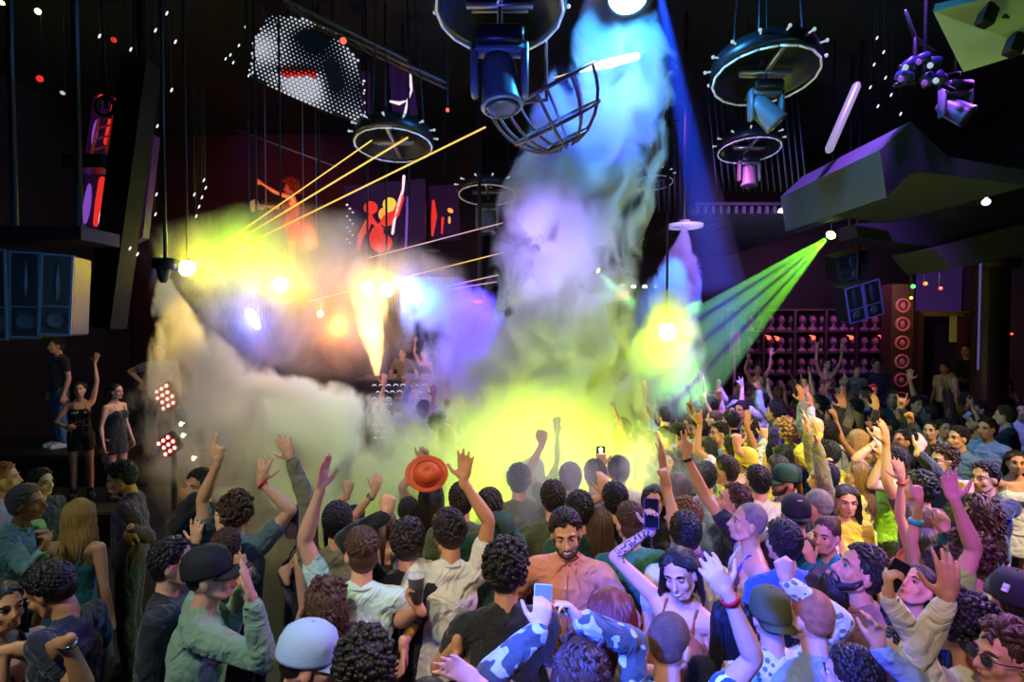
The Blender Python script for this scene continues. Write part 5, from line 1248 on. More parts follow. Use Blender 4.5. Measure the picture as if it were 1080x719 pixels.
# ------------------------------------------------------------------ light
lamp('POINT', 'column_top_light', at(664, -14, 5.75), (.03, .36, 1), 480, .12)
lamp('SPOT', 'column_blue_light', at(745, 60, 5.2), (.02, .05, 1), 5200, .15, at(632, 120, 6.6), 46, .8)
lamp('SPOT', 'column_violet_light', at(470, 150, 4.8), (.34, .22, 1), 2000, .2, at(596, 270, 6.6), 40, .9)
lamp('SPOT', 'column_white_light', at(560, 60, 4.4), (.80, .84, .66), 520, .2, at(585, 360, 6.6), 40, .9)
lamp('POINT', 'yellow_smoke_light', at(575, 485, 5.9), (.74, 1, .0), 300, .2)
lamp('POINT', 'yellow_smoke_light', at(515, 515, 5.6), (.66, 1, .0), 80, .15); lamp('POINT', 'yellow_smoke_light', at(645, 500, 5.6), (.70, 1, .0), 80, .15)
lamp('POINT', 'burst_light', at(704, 352, 7.5), (.74, 1, .0), 110, .1)
lamp('SPOT', 'jet_light', at(722, 236, 8.3), (.05, .25, 1), 500, .05, at(700, 330, 8.8), 40, .6)
lamp('SPOT', 'jet_teal_light', at(640, 300, 6.6), (.15, .6, .55), 130, .1, at(670, 390, 8.8), 50, .8)
lamp('POINT', 'stage_yellow_light', at(200, 283, 7.9), (1, .74, .0), 60, .06); lamp('POINT', 'stage_yellow_light', at(297, 300, 8.3), (1, .66, .0), 60, .06)
lamp('POINT', 'stage_yellow_light', at(400, 303, 8.6), (1, .50, .02), 60, .06); lamp('POINT', 'stage_blue_light', at(436, 314, 7.8), (.05, .20, 1), 150, .06)
lamp('POINT', 'stage_lime_light', at(250, 262, 8.1), (.55, 1, .0), 60, .06)
lamp('POINT', 'flame_light', at(392, 350, 10.3), (1, .42, .08), 120, .15)
lamp('SPOT', 'blue_bank_light', at(535, 215, 7.7), (.08, .03, 1), 2600, .1, at(480, 390, 8.0), 36, .8)
lamp('SPOT', 'left_smoke_light', at(330, 120, 4.6), (1, .76, .40), 700, .2, at(300, 450, 6.6), 44, .8)
lamp('SPOT', 'left_nozzle_light', at(205, 215, 6.0), (1, .60, .0), 420, .06, at(190, 360, 6.6), 26, .8)
lamp('SPOT', 'left_smoke_green', at(420, 300, 5.4), (.55, .9, .5), 160, .1, at(330, 500, 6.6), 50, .8)
# crowd light
lamp('SPOT', 'warm_key', (-.8, -1.1, 5.2), (1, .76, .56), 560, .12, (.7, 2.9, 1.4), 40, .7)
lamp('SPOT', 'warm_key', (5.5, 1.0, 6.6), (1, .74, .42), 2900, .12, (3.8, 4.8, 1.5), 42, .7)
lamp('SPOT', 'yellow_crowd', (-.5, 5.5, 6.8), (1, .80, .02), 6000, .12, at(862, 468, 6.0), 21, .6)
lamp('SPOT', 'yellow_crowd', (1.0, 1.5, 6.8), (.85, 1, .05), 1900, .12, at(905, 500, 4.9), 16, .6)
lamp('SPOT', 'violet_crowd', (3.9, 5.6, 7.4), (.32, .10, 1), 5000, .2, at(810, 425, 9.2), 60, .8)
lamp('SPOT', 'blue_crowd', (6.5, 9, 6.6), (.06, .10, 1), 4200, .2, at(740, 425, 8.4), 30, .8)
lamp('SPOT', 'pink_rear', (2.5, 9, 6.6), (1, .15, .75), 2000, .2, at(890, 390, 11.5), 30, .8)
lamp('SPOT', 'blue_front', (-.6, .9, 2.9), (.01, .06, 1), 2000, .08, at(718, 690, 2.3), 38, .7)
lamp('SPOT', 'cyan_front', (.3, 1.0, 3.5), (.35, .65, 1), 40, .05, at(735, 640, 2.3), 22, .5)
lamp('SPOT', 'violet_right', (5.6, 6.2, 6.0), (.42, .10, 1), 2600, .15, at(940, 600, 2.9), 50, .8)
lamp('SPOT', 'blue_side', (6.5, 2.2, 4.5), (.01, .05, 1), 2600, .15, at(1060, 560, 4.2), 34, .8)
lamp('SPOT', 'dim_left', (-6.0, .8, 5.5), (.55, .75, 1), 130, .3, at(80, 580, 4.0), 50, .9)
lamp('SPOT', 'blue_left', (-.8, .6, 3.2), (.15, .35, 1), 60, .1, at(290, 640, 2.6), 40, .8)
lamp('SPOT', 'left_key', (-3.0, 0, 6.0), (.95, 1, .80), 620, .2, at(300, 610, 3.0), 46, .8)
lamp('SPOT', 'panel_green', (5.6, 1.5, 3.0), (.45, 1, .30), 160, .1, at(1045, 30, 4.5), 40, .8)
lamp('SPOT', 'rig_blue', (-.3, 3.2, 2.9), (.06, .10, 1), 420, .2, at(540, 60, 5.4), 40, .8)
lamp('SPOT', 'rig_teal', (2.8, 2.4, 3.0), (.20, .55, .75), 260, .2, at(815, 100, 6.6), 22, .8)
lamp('SPOT', 'rig_white', (-2.0, 4.0, 3.2), (.9, .8, .9), 120, .2, at(430, 160, 8.4), 40, .8)
lamp('SPOT', 'rig_violet', (2.0, 6.5, 3.6), (.35, .30, 1), 900, .2, at(800, 190, 11.5), 44, .8)
lamp('SPOT', 'right_green', (5.0, 3.0, 2.9), (.6, .8, .35), 60, .2, at(1020, 190, 7.2), 50, .8)
lamp('SPOT', 'red_performer_light', at(330, 260, 7.5), (1, .06, .04), 700, .1, at(295, 205, 9.6), 30, .8)
lamp('SPOT', 'speaker_blue', (-2.6, 1.2, 3.4), (.2, .5, 1), 130, .1, at(42, 312, 5.2), 34, .8)
lamp('SPOT', 'speaker_violet', (3.0, 6.0, 4.0), (.35, .35, 1), 700, .1, at(905, 312, 10.5), 16, .8)
lamp('AREA', 'pink_wall_wash', (4.6 + 4, 14.2, 4.6), (.8, .25, .8), 60, 1.5, (4.6 + 4, 16.6, 2.0))
lamp('AREA', 'orange_column_wash', (9.8, 12.8, 3.8), (1, .5, .3), 20, .6, (9.8, 14.5, 2.2))
lamp('SPOT', 'stage_front_light', at(470, 300, 8.0), (.9, .6, .8), 200, .1, at(435, 385, 11.2), 30, .8)

lamp('SPOT', 'stage_wall_red', (-5.5, 11.5, 7.6), (1, .10, .10), 260, .3, (-6.5, 15.6, 5.2), 90, .9)
lamp('POINT', 'stage_round_blue', at(266, 338, 8.2), (.08, .12, 1), 60, .05)
lamp('POINT', 'stage_orange', at(356, 345, 8.4), (1, .25, .03), 45, .05)
lamp('SPOT', 'violet_left', (1.6, .9, 3.7), (.30, .06, 1), 480, .1, at(965, 610, 3.1), 42, .8)
lamp('SPOT', 'yellow_rim', (7.0, 5.5, 6.8), (1, .82, .10), 1500, .1, at(930, 560, 3.6), 40, .8)
# ------------------------------------------------------------------ the crowd
PX = 'px'
def P_(label, x, y, **k): return person(label, x, y, **k)
N1, N2 = .0078, .0105     # surface detail for near and middle people
# ---- left side
P_('man in aqua shirt with grey hair standing at the left holding a drink', 29, 531, yaw=-78, top=('long', 'aqua'), collar='polo', hair=('short', 'grey'), skin='tan', R=(PX, 50, 570, -.1, 'hold', 70, 'l'), lean=(6, 0), q=N1, bands=((1, .92, 'watch', .02),))
P_('ginger-haired man in white shirt cut by the left edge', 4, 505, yaw=-60, top=('long', 'offwhite'), hair=('short', 'ginger'), q=N2)
P_('man in navy shirt standing right behind the grey-haired man in aqua', 44, 509, yaw=-100, top=('long', 'navy'), hair=('short', 'black'), q=N2, Y=4.75)
P_('blonde woman seen from behind in a tight teal dress at left', 84, 543, yaw=10, sex='w', top=('dress', 'tealdress'), hair=('wavy', 'blonde'), skin='light', legs='boot', lean=(2, 4), head=(12, -8, 0), q=N1, L=dict(loc=(.28, .10, .86), hd=(.1, .2, -1), hn=(-1, 0, 0), pole=(1, -.6, 0)))
P_('man in plum satin shirt looking down, right of the blonde woman', 128, 504, yaw=112, top=('long', 'plum'), hair=('quiff', 'black'), skin='tan', head=(0, -18, 0), L=(PX, 135, 566, -.1, 'relax', -110), q=N1)
P_('dancer in black sequin outfit on the low platform with one arm raised', 84, 411, Y=7.8, base=.45, yaw=-150, sex='w', top=('spag', 'sequin'), bottom=('shorts', 'black'), hair=('long', 'black'), skin='tan', L=(PX, 101, 378, 0, 'open', 80, 'a'), R='bent', q=N2)
P_('person in dark top and jeans standing high at the back of the left platforms', 59, 365, Y=9.0, base=.9, yaw=150, top=('tee', 'black'), bottom='jeans', hair=('short', 'dark'), legs='white', q=N2)
P_('dark-dressed woman on the low platform beside the dancer in sequins', 123, 413, Y=7.75, base=.45, yaw=-100, sex='w', top=('dress', 'black'), hair=('pony', 'dark'), q=N2)
P_('man in black shirt bending his head at bottom left with a wristwatch', 52, 622, yaw=95, head=(0, -30, 0), top=('tee', 'navy'), hair=('short', 'black'), skin='tan', L=(PX, 58, 684, -.1, 'relax', 215), q=N1, bands=((0, .92, 'watch', .02),))
P_('dark-haired woman in maroon top cut by the bottom left edge', 4, 640, yaw=-115, sex='w', top=('tank', 'maroon'), hair=('long', 'black'), R=(PX, 24, 684, 0, 'relax', 0), q=N2)
P_('man in black behind the shouting man in the sage sweater', 184, 594, yaw=-75, top=('long', 'black'), hair=('short', 'black'), q=N2)
P_('man in pale grey tee shirt standing on the dark block behind the left smoke', 168, 370, Y=8.95, base=.75, yaw=-165, top=('tee', 'grey'), hair=('short', 'dark'), R=(PX, 150, 408, 0, 'hold', -90), q=N2)
# ---- left centre
P_('shouting man in black cap and sage sweater with hands cupped at his mouth', 223, 607, yaw=-58, head=(-22, 8, 0), lean=(8, 3), top=('long', 'sage'), hair=('short', 'black'), hat=('cap', 'black'), R=(PX, 262, 618, -.06, 'flat', 105, 'l'), L=(PX, 254, 606, .12, 'flat', 100, 'c'), q=.0068, bands=((1, .95, 'watch', .018),), s=1.03)
P_('man in black holding up both open palms behind the black cap', 240, 578, yaw=-5, top=('long', 'black'), hair=('short', 'brown'), L=(PX, 207, 563, .1, 'open', 92, 'a'), R=(PX, 233, 550, .2, 'open', 94, 'a'), q=N1, Y=3.4)
P_('man in dark jacket facing us at the edge of the left smoke', 210, 513, yaw=160, top=('jacket', 'black'), hair=('short', 'black'), skin='tan', R=(PX, 196, 522, -.2, 'relax', 170), q=N2)
P_('brown-haired person raising a red-banded arm and a peace sign in the left smoke', 250, 541, yaw=5, top=('tee', 'slate'), hair=('curly', 'brown'), L=(PX, 230, 476, 0, 'peace', 92, 'a'), R=(PX, 277, 497, 0, 'open', 82, 'a'), q=N1, bands=((1, .94, 'band_red', .016),))
P_('woman with long black hair and black strap top facing left near the left smoke', 313, 551, yaw=105, sex='w', top=('spag', 'black'), hair=('long', 'black'), R=(PX, 299, 601, -.3, 'fist', 110), L='down', q=N1)
P_('black-haired man in khaki jacket reaching one hand high over the left smoke', 356, 551, yaw=12, top=('long', 'khaki'), hair=('short', 'black'), L=(PX, 303, 474, 0, 'open', 116, 'a', (.9, 0, -.2)), q=N1, bands=((0, .93, 'black', .05),))
P_('man in mint polo shirt seen from behind with his left hand raised flat', 381, 583, yaw=14, head=(14, 0, 0), lean=(3, 4), top=('tee', 'mint'), collar='polo', hair=('fade', 'brown'), L=(PX, 340, 502, 0, 'flat', 82, 'r'), R=(PX, 427, 692, -.02, 'relax', -85, 'l', (.25, .9, -.1)), q=.0068, s=1.02)
P_('person in black raising a fist just behind the mint polo shirt', 374, 550, Y=4.05, yaw=0, top=('tee', 'black'), hair=('short', 'dark'), L=(PX, 367, 513, .1, 'fist', 88), q=N2)
P_('person in grey raising a bare arm with a wristwatch behind the mint polo shirt', 407, 556, Y=3.7, yaw=5, sex='w', top=('tank', 'grey'), hair=('pony', 'brown'), L=(PX, 397, 509, .05, 'relax', 78), q=N1, bands=((0, .85, 'watch', .018),))
P_('person in long black sleeves raising a fist right of the mint polo shirt', 430, 572, yaw=5, top=('long', 'black'), hair=('messy', 'dark'), L=(PX, 409, 529, 0, 'fist', 86), q=N1)
P_('woman with big dark brown curls and bare shoulder at bottom, under the mint polo', 346, 636, yaw=-10, sex='w', top=('tank', 'black'), hair=('longcurly', 'brown'), q=.0068)
P_('person in pale blue baseball cap and royal blue top at the bottom left of centre', 326, 697, yaw=-70, top=('long', 'royal'), hair=('short', 'dark'), hat=('cap', 'lightblue'), head=(0, -12, 0), q=.0068)
P_('curly black-haired person in black at the bottom edge beside the blue cap', 386, 706, yaw=0, top=('tee', 'black'), hair=('curly', 'black'), q=.0068)
P_('man in off-white shirt with messy dark hair, one arm up and a cup in hand', 473, 563, yaw=12, lean=(4, 7), head=(18, -14, 0), top=('tee', 'offwhite'), collar='polo', hair=('messy', 'dark'), skin='tan', R=(PX, 490, 494, 0, 'open', 84, 'c'), L=(PX, 434, 628, -.42, 'hold', 125, 'r'), q=.0068, s=1.02)
P_('person hidden in yellow smoke holding up the round orange hat', 431, 540, Y=4.3, yaw=0, top=('tee', 'darkgreen'), hair=('short', 'dark'), R=(PX, 446, 521, .1, 'hold', 78), q=N1)
P_('curly-haired man in black tee shirt seen from behind at the bottom centre', 534, 602, yaw=6, head=(-14, -4, 0), top=('tee', 'black'), hair=('curly', 'black'), beard='black', skin='tan', L=(PX, 483, 694, -.05, 'relax', -88, 'r'), q=.0068, s=1.03)
P_('smiling bearded man in salmon button shirt facing us in the centre', 597, 563, yaw=168, head=(8, -9, 6), top=('long', 'salmon'), hair=('short', 'dark'), beard='dark', skin='light', smile=1, q=.0062, s=1.03, collar='buttons', L=dict(loc=(.22, .16, .92), hd=(-.2, .3, -1), hn=(-1, 0, 0), pole=(1, -.6, 0)), R=dict(loc=(.22, .16, .92), hd=(-.2, .3, -1), hn=(-1, 0, 0), pole=(1, -.6, 0)))
P_('person in dark flat cap between the off-white and the black shirts', 528, 563, Y=3.45, yaw=-50, top=('jacket', 'darkgreen'), hair=('short', 'dark'), hat=('flatcap', 'darkgreen'), q=N1)
# ---- silhouettes in the yellow smoke
for (x, y, sx, hr, tp, lb, kw) in (
    (516, 535, 'm', ('short', 'dark'), 'darkgreen', 'silhouette of a person in yellow smoke above the flat cap', {}),
    (583, 526, 'm', ('short', 'dark'), 'olive', 'silhouette of a head in yellow smoke just above the salmon-shirted man', {}),
    (627, 501, 'm', ('short', 'dark'), 'darkgreen', 'silhouette in yellow smoke holding up a lit phone torch', dict(R=(PX, 634, 484, .1, 'phone', 90))),
    (652, 497, 'm', ('short', 'dark'), 'cream', 'person in cream at the right rim of the yellow smoke', {}),
    (611, 538, 'm', ('short', 'black'), 'darkgreen', 'dark green silhouette behind the right shoulder of the salmon shirt', {}),
    (648, 528, 'm', ('short', 'black'), 'black', 'dark-haired person with an arm up left of the green tee shirt', dict(L=(PX, 637, 512, .1, 'relax', 95))),
    (631, 553, 'w', ('long', 'brown'), 'olive', 'woman with long brown hair between the salmon and green shirts', {}),
    (547, 507, 'm', ('messy', 'dark'), 'olive', 'faint silhouette near the middle of the yellow smoke', {}),
    (563, 493, 'w', ('bob', 'dark'), 'olive', 'faint far silhouette deep in the yellow smoke', dict(R='up')),
    (601, 505, 'm', ('short', 'dark'), 'olive', 'silhouette with raised arm in yellow smoke right of centre', dict(L='upfist')),
    (487, 528, 'm', ('short', 'dark'), 'olive', 'silhouette in the left part of the yellow smoke', {}),
    (455, 525, 'w', ('long', 'dark'), 'olive', 'silhouette below the round orange hat in the yellow smoke', {})):
    P_(lb, x, y, yaw=5, sex=sx, top=('tee', tp), hair=hr, q=N2, **kw)
# ---- bottom centre and right, nearest
P_('curly-haired woman in camo jacket filming with both pink-banded hands', 612, 706, Y=2.0, yaw=2, sex='w', s=1.0, top=('jacket', 'camo'), hair=('longcurly', 'brown'), L=(PX, 572, 644, 0, 'phone', 80, 'a'), R=(PX, 600, 640, .05, 'relax', 135, 'l'), q=.0068, bands=((0, .92, 'band_pink', .022), (1, .92, 'band_pink', .022)))
P_('person mostly below the frame reaching an open violet-lit hand at the bottom', 452, 752, Y=1.85, yaw=0, sex='w', top=('tank', 'black'), hair=('bob', 'black'), R=(PX, 486, 708, -.1, 'open', 150, 'c'), q=N1)
P_('woman with straight auburn hair seen from behind at the bottom', 644, 651, Y=2.3, yaw=4, sex='w', top=('tank', 'lilac'), hair=('long', 'red'), q=.0068)
P_('smiling dark-haired woman in rust strap top raising a tattooed arm', 717, 605, yaw=148, head=(0, -10, 10), lean=(0, -6), sex='w', top=('spag', 'rust'), hair=('bob', 'black'), smile=1, R=(PX, 686, 543, .05, 'phone', 92, 'c'), tattoo=1, q=.0062, s=1.0)
P_('blue-lit man with buzz cut and white-splashed blue shirt at the bottom', 708, 679, Y=2.22, yaw=-38, head=(-8, -4, 0), top=('tee', 'printed'), hair=('buzz', 'brown'), R=(PX, 757, 610, -.05, 'claw', 122, 'a', (1.4, -.2, -.5)), q=.0062, bands=((1, .93, 'band_red', .02),))
P_('man in green tee shirt with brown buzz cut seen from behind', 664, 552, yaw=10, top=('tee', 'green'), hair=('fade', 'brown'), q=N1)
P_('man in cream shirt with thick black hair behind the smiling woman', 722, 563, yaw=2, top=('tee', 'cream'), hair=('short', 'black'), q=N1)
P_('bearded man in slate jacket facing left with his fist by his mouth', 682, 468, yaw=96, top=('jacket', 'slate'), hair=('fade', 'brown'), beard='dark', skin='light', L=(PX, 685, 484, -.25, 'fist', 90), q=N2)
P_('dark-haired man facing left right behind the bearded man in slate', 701, 462, Y=6.2, yaw=92, top=('tee', 'black'), hair=('short', 'dark'), skin='tan', q=N2)
P_('man with dark quiff facing left under the violet-lit rows', 735, 453, yaw=96, top=('tee', 'grey'), hair=('quiff', 'dark'), q=N2)
P_('man in navy tee shirt in profile, raising a hand with a black wristband', 772, 530, yaw=80, head=(0, 16, 0), top=('tee', 'navy'), hair=('messy', 'brown'), L=(PX, 725, 470, .1, 'peace', 84, 'a', (.3, 0, -1)), q=N1, bands=((0, .92, 'black', .02),))
P_('person in black sleeves pointing up left of the dark quiff', 714, 458, Y=6.5, yaw=60, top=('long', 'black'), hair=('short', 'black'), L=(PX, 702, 449, 0, 'point', 100), q=N2)
P_('balding grey man in profile in pale striped tank top', 788, 552, yaw=84, head=(0, 10, 0), top=('tank', 'pale_stripe'), hair=('buzz', 'grey'), q=N1)
P_('black-haired man in blue tee shirt seen from behind, above the ginger man', 825, 572, yaw=10, top=('tee', 'blue'), hair=('short', 'black'), q=N1)
P_('person in olive cap raising a fist in a lace-patterned sleeve', 811, 650, yaw=5, top=('long', 'lacepattern'), hair=('short', 'dark'), hat=('backcap', 'olive'), R=(PX, 828, 598, -.05, 'fist', 92), q=N1, Y=2.5)
P_('ginger buzz-cut man in denim-blue tee shirt at the bottom right', 853, 651, yaw=26, Y=2.4, top=('tee', 'denim'), hair=('buzz', 'ginger'), skin='fair', q=.0065)
P_('bearded man in brown shirt lifting his face, right of the ginger man', 906, 603, yaw=82, head=(0, 22, 0), top=('long', 'brown'), collar='buttons', hair=('short', 'black'), beard='black', skin='tan', q=.0065, s=1.03)
P_('woman with long blue-black hair behind the red-banded arm', 772, 655, Y=2.55, yaw=-15, sex='w', top=('tee', 'navy'), hair=('long', 'black'), q=N1)
P_('black-haired woman with a bob between the ginger and bearded men', 868, 622, Y=2.75, yaw=20, sex='w', top=('tee', 'black'), hair=('bob', 'black'), q=N1)
P_('woman with brown bun and teal sleeves, one hand under her chin', 871, 565, yaw=125, sex='w', top=('long', 'teal'), hair=('bun', 'brown'), R=(PX, 853, 583, -.2, 'relax', 110), q=N1)
P_('woman with violet-lit face and raised cream sleeve at the bottom right', 955, 694, Y=2.15, yaw=100, sex='w', top=('long', 'cream'), hair=('long', 'dark'), L=(PX, 936, 610, -.05, 'phone', 92, 'r'), q=N1, bands=((0, .93, 'watch', .02),))
P_('person in denim sleeves raising an open hand at the bottom edge, right part', 897, 716, Y=2.05, yaw=40, sex='w', top=('long', 'denim'), hair=('short', 'dark'), R=(PX, 925, 664, -.1, 'relax', 88, 'l'), q=N1)
P_('woman with long dark hair lifting her violet-lit face, right of the bearded man', 966, 619, yaw=112, head=(0, 34, 0), sex='w', top=('tee', 'navy'), hair=('long', 'dark'), q=N1)
P_('black curly-haired man in cream shirt with a big open hand raised', 1013, 661, yaw=24, top=('long', 'cream'), hair=('curly', 'black'), skin='tan', L=(PX, 1000, 614, -.15, 'open', 82, 'a', (-1.2, 0, -.9)), q=.0065)
P_('dark-haired person with sunglasses at the bottom right corner', 1060, 692, yaw=92, top=('tee', 'white'), hair=('messy', 'brown'), glasses='dark', q=.0065)
P_('woman raising a slim arm with a teal bracelet at right', 975, 578, yaw=30, sex='w', top=('tank', 'plum'), hair=('wavy', 'dark'), L=(PX, 967, 516, 0, 'point', 98), q=N1, bands=((0, .5, 'band_teal', .03),))
P_('brown curly-haired person in lime shirt with an open hand raised at right', 1018, 588, yaw=20, top=('tee', 'lime'), hair=('curly', 'brown'), L=(PX, 1003, 515, 0, 'open', 105, 'c', (1, 0, -.3)), q=N1)
P_('person in teal long sleeves raising a hand left of the lime shirt', 990, 596, Y=3.1, yaw=10, sex='w', top=('long', 'teal'), hair=('long', 'black'), L=(PX, 996, 550, .05, 'relax', 86, 'a', (0, 0, -1)), q=N1)
P_('woman with brown hair raising a red-banded open hand at right of centre', 962, 547, yaw=40, sex='w', top=('tank', 'orange'), hair=('wavy', 'brown'), L=(PX, 949, 496, 0, 'open', 95, 'a'), q=N1, bands=((0, .93, 'band_red', .016),))
P_('dark-haired woman in yellow top facing us in the yellow-lit rows', 893, 528, yaw=172, head=(-8, -6, 0), sex='w', top=('tee', 'yellow'), hair=('wavy', 'black'), q=N1)
P_('curly-haired man with glasses facing left at right', 994, 486, yaw=96, top=('long', 'darkgrey'), hair=('curly', 'brown'), glasses=True, L=(PX, 972, 469, -.1, 'relax', 60), q=N2)
P_('dark-haired man in lime tee shirt tilting his face up, left of the glasses man', 941, 486, yaw=66, head=(0, 26, 0), top=('tee', 'lime'), hair=('short', 'dark'), L=(PX, 930, 473, -.1, 'relax', 90), q=N2)
P_('man in navy jacket with a hand at his chin at the right', 1038, 504, yaw=108, top=('jacket', 'navy'), hair=('short', 'black'), L=(PX, 1021, 513, -.15, 'fist', 95), q=N2)
P_('woman with long brown curls seen from behind, under the man in navy jacket', 1034, 538, yaw=20, sex='w', top=('tee', 'darkgreen'), hair=('longcurly', 'brown'), q=N2)
P_('person in black cap with a white emblem at the right edge', 1070, 634, yaw=-18, top=('tee', 'black'), hair=('short', 'black'), hat=('cap', 'black'), q=N1)
P_('blue-lit person in white top at the right edge of the crowd', 1072, 488, yaw=150, sex='w', top=('dress', 'white'), hair=('bob', 'dark'), q=N2)
P_('man in light blue tee shirt near the right edge', 1040, 452, yaw=110, top=('tee', 'lightblue'), hair=('short', 'dark'), q=N2)
P_('woman in white tee shirt with hands at her chest at right', 996, 452, yaw=170, sex='w', top=('tee', 'white'), hair=('bun', 'dark'), L='chest', R='chest', q=N2)
# ---- raised right rear
P_('man in white shirt bending over at the raised tables on the right', 1043, 404, Y=10.3, base=.6, yaw=-80, lean=(38, 0), scale_min=.7, top=('long', 'white'), hair=('short', 'black'), R='bent', L='bent', q=.013)
P_('tall person in light jeans standing on the raised floor at right', 1019, 370, Y=11.0, base=.6, yaw=120, top=('tee', 'black'), bottom='lightblue', hair=('short', 'dark'), L='bent', q=.013)
P_('person in white tee shirt with back to the dark doorway', 996, 388, Y=10.7, base=.6, yaw=110, top=('tee', 'white'), hair=('short', 'dark'), q=.013)
P_('dark-haired woman facing the bending man in white', 1062, 406, Y=10.4, base=.6, yaw=110, sex='w', scale_min=.8, top=('dress', 'maroon'), hair=('long', 'black'), L='bent', q=.013)
P_('woman in bright pink dress with both arms up on the rear platform', 873, 384, Y=11.3, base=.5, yaw=170, sex='w', top=('dress', 'pink'), hair=('long', 'dark'), L='up', R='up', q=.013)
P_('woman in magenta top leaning beside the pink dress', 889, 402, Y=10.7, base=.5, yaw=150, scale_min=.8, sex='w', top=('spag', 'magenta'), bottom=('skirt', 'pink'), hair=('pony', 'dark'), L='bent', R='wave', q=.013)
P_('person in brown plaid shirt on the rear platform right of the pink dress', 904, 391, Y=11.2, base=.5, yaw=175, top=('long', 'plaid'), scale_min=.8, hair=('messy', 'brown'), q=.013)
P_('person with a drink at the right end of the rear platform', 925, 385, Y=11.4, base=.5, yaw=150, top=('long', 'plum'), scale_min=.8, hair=('short', 'dark'), R='bent', q=.013)
P_('woman in silver sequin dress raising both arms on the rear platform', 799, 390, Y=10.9, base=.5, yaw=170, sex='w', top=('dress', 'silver'), hair=('pony', 'brown'), L='up', R='uppoint', q=.013)
P_('person in lilac tee shirt left of the silver sequin dress', 779, 409, yaw=170, top=('tee', 'lilac'), hair=('short', 'dark'), q=.013)
# ---- middle right
for (lb, x, y, kw) in (
    ('person with big golden curls lit yellow from behind', 829, 455, dict(yaw=30, sex='w', top=('tee', 'yellow'), hair=('afro', 'gold'), q=N2)),
    ('man with dark quiff in profile left of the golden curls', 790, 455, dict(yaw=92, top=('tee', 'yellow'), hair=('quiff', 'dark'))),
    ('person in lace-patterned sleeve making a horn sign', 819, 492, dict(yaw=30, sex='w', top=('long', 'lacepattern'), hair=('bob', 'black'), L=(PX, 806, 455, .1, 'horns', 92))),
    ('person in yellow sleeves raising a hand right of the golden curls', 872, 479, dict(yaw=40, top=('long', 'yellow'), hair=('short', 'black'), L=(PX, 864, 449, .1, 'relax', 95))),
    ('person raising a pink-lit bare arm with a phone behind the navy tee shirt', 764, 497, dict(yaw=60, top=('tee', 'peach'), hair=('short', 'dark'), R=(PX, 777, 464, .1, 'phone', 88))),
    ('man in light blue with violet-lit face under the silver dress', 758, 457, dict(yaw=100, top=('tee', 'lightblue'), hair=('short', 'dark'))),
    ('person in mint top with black hair left of the raised pink-lit arm', 744, 472, dict(yaw=60, sex='w', top=('tee', 'mint'), hair=('bob', 'black'))),
    ('person in yellow backwards cap in the yellow-lit rows', 786, 488, dict(yaw=20, top=('tee', 'yellow'), hair=('short', 'brown'), hat=('backcap', 'yellow'))),
    ('bearded man in green cap looking left in the yellow-lit rows', 828, 508, dict(yaw=84, top=('tee', 'black'), hair=('short', 'black'), beard='black', hat=('cap', 'darkgreen'), skin='tan')),
    ('pink-lit man with shaved grey hair behind the woman in yellow', 861, 534, dict(yaw=40, top=('tee', 'peach'), hair=('buzz', 'grey'), Y=3.95)),
    ('person in black cap with small white label near the grey balding man', 839, 543, dict(yaw=-10, top=('tee', 'black'), hair=('short', 'black'), hat=('backcap', 'black'), Y=3.7)),
    ('black-haired person above the navy tee shirt man', 798, 508, dict(yaw=15, top=('tee', 'cream'), hair=('short', 'black'))),
    ('woman with black fringe facing us left of the black-wristband hand', 702, 487, dict(yaw=172, sex='w', top=('tee', 'black'), hair=('bob', 'black'))),
    ('black-haired woman holding a violet phone over her face left of the cream shirt', 690, 528, dict(yaw=165, sex='w', top=('tee', 'black'), hair=('long', 'black'), R=(PX, 684, 543, -.15, 'phone', 95))),
    ('woman with long brown hair near the black fringe', 713, 513, dict(yaw=20, sex='w', top=('long', 'plum'), hair=('long', 'brown'))),
    ('black-haired man seen from behind in light blue under the raised banded hand', 743, 503, dict(yaw=8, top=('tee', 'lightblue'), hair=('short', 'black'), Y=4.6)),
    ('man in black cap facing us in the dark rear rows', 925, 441, dict(yaw=165, top=('tee', 'black'), hair=('short', 'black'), hat=('cap', 'black'))),
    ('man in olive sweater facing us behind the phone torch at right', 950, 434, dict(yaw=150, top=('long', 'olive'), hair=('short', 'brown'))),
    ('man in black tee shirt facing us right of the olive sweater', 967, 427, dict(yaw=178, top=('tee', 'black'), hair=('short', 'dark'))),
    ('red-haired person in black under the plaid shirt', 921, 413, dict(yaw=170, top=('long', 'black'), hair=('short', 'ginger'))),
    ('yellow-lit person with both arms up left of the woman in yellow', 868, 505, dict(yaw=70, top=('long', 'khaki'), hair=('short', 'black'), L='up', R='up')),
    ('woman with yellow-lit hair holding a phone right of the golden curls', 905, 500, dict(yaw=40, sex='w', top=('tee', 'yellow'), hair=('long', 'light'), R='phone')),
    ('person raising a purple phone beside the lime tee shirt man', 925, 478, dict(yaw=50, top=('tee', 'black'), hair=('short', 'dark'), L=(PX, 926, 457, 0, 'phone', 80))),
    ('person in denim jacket facing left at the middle right', 1010, 462, dict(yaw=100, top=('jacket', 'jeans'), hair=('short', 'black')))):
    kw.setdefault('q', .011); P_(lb, x, y, **kw)
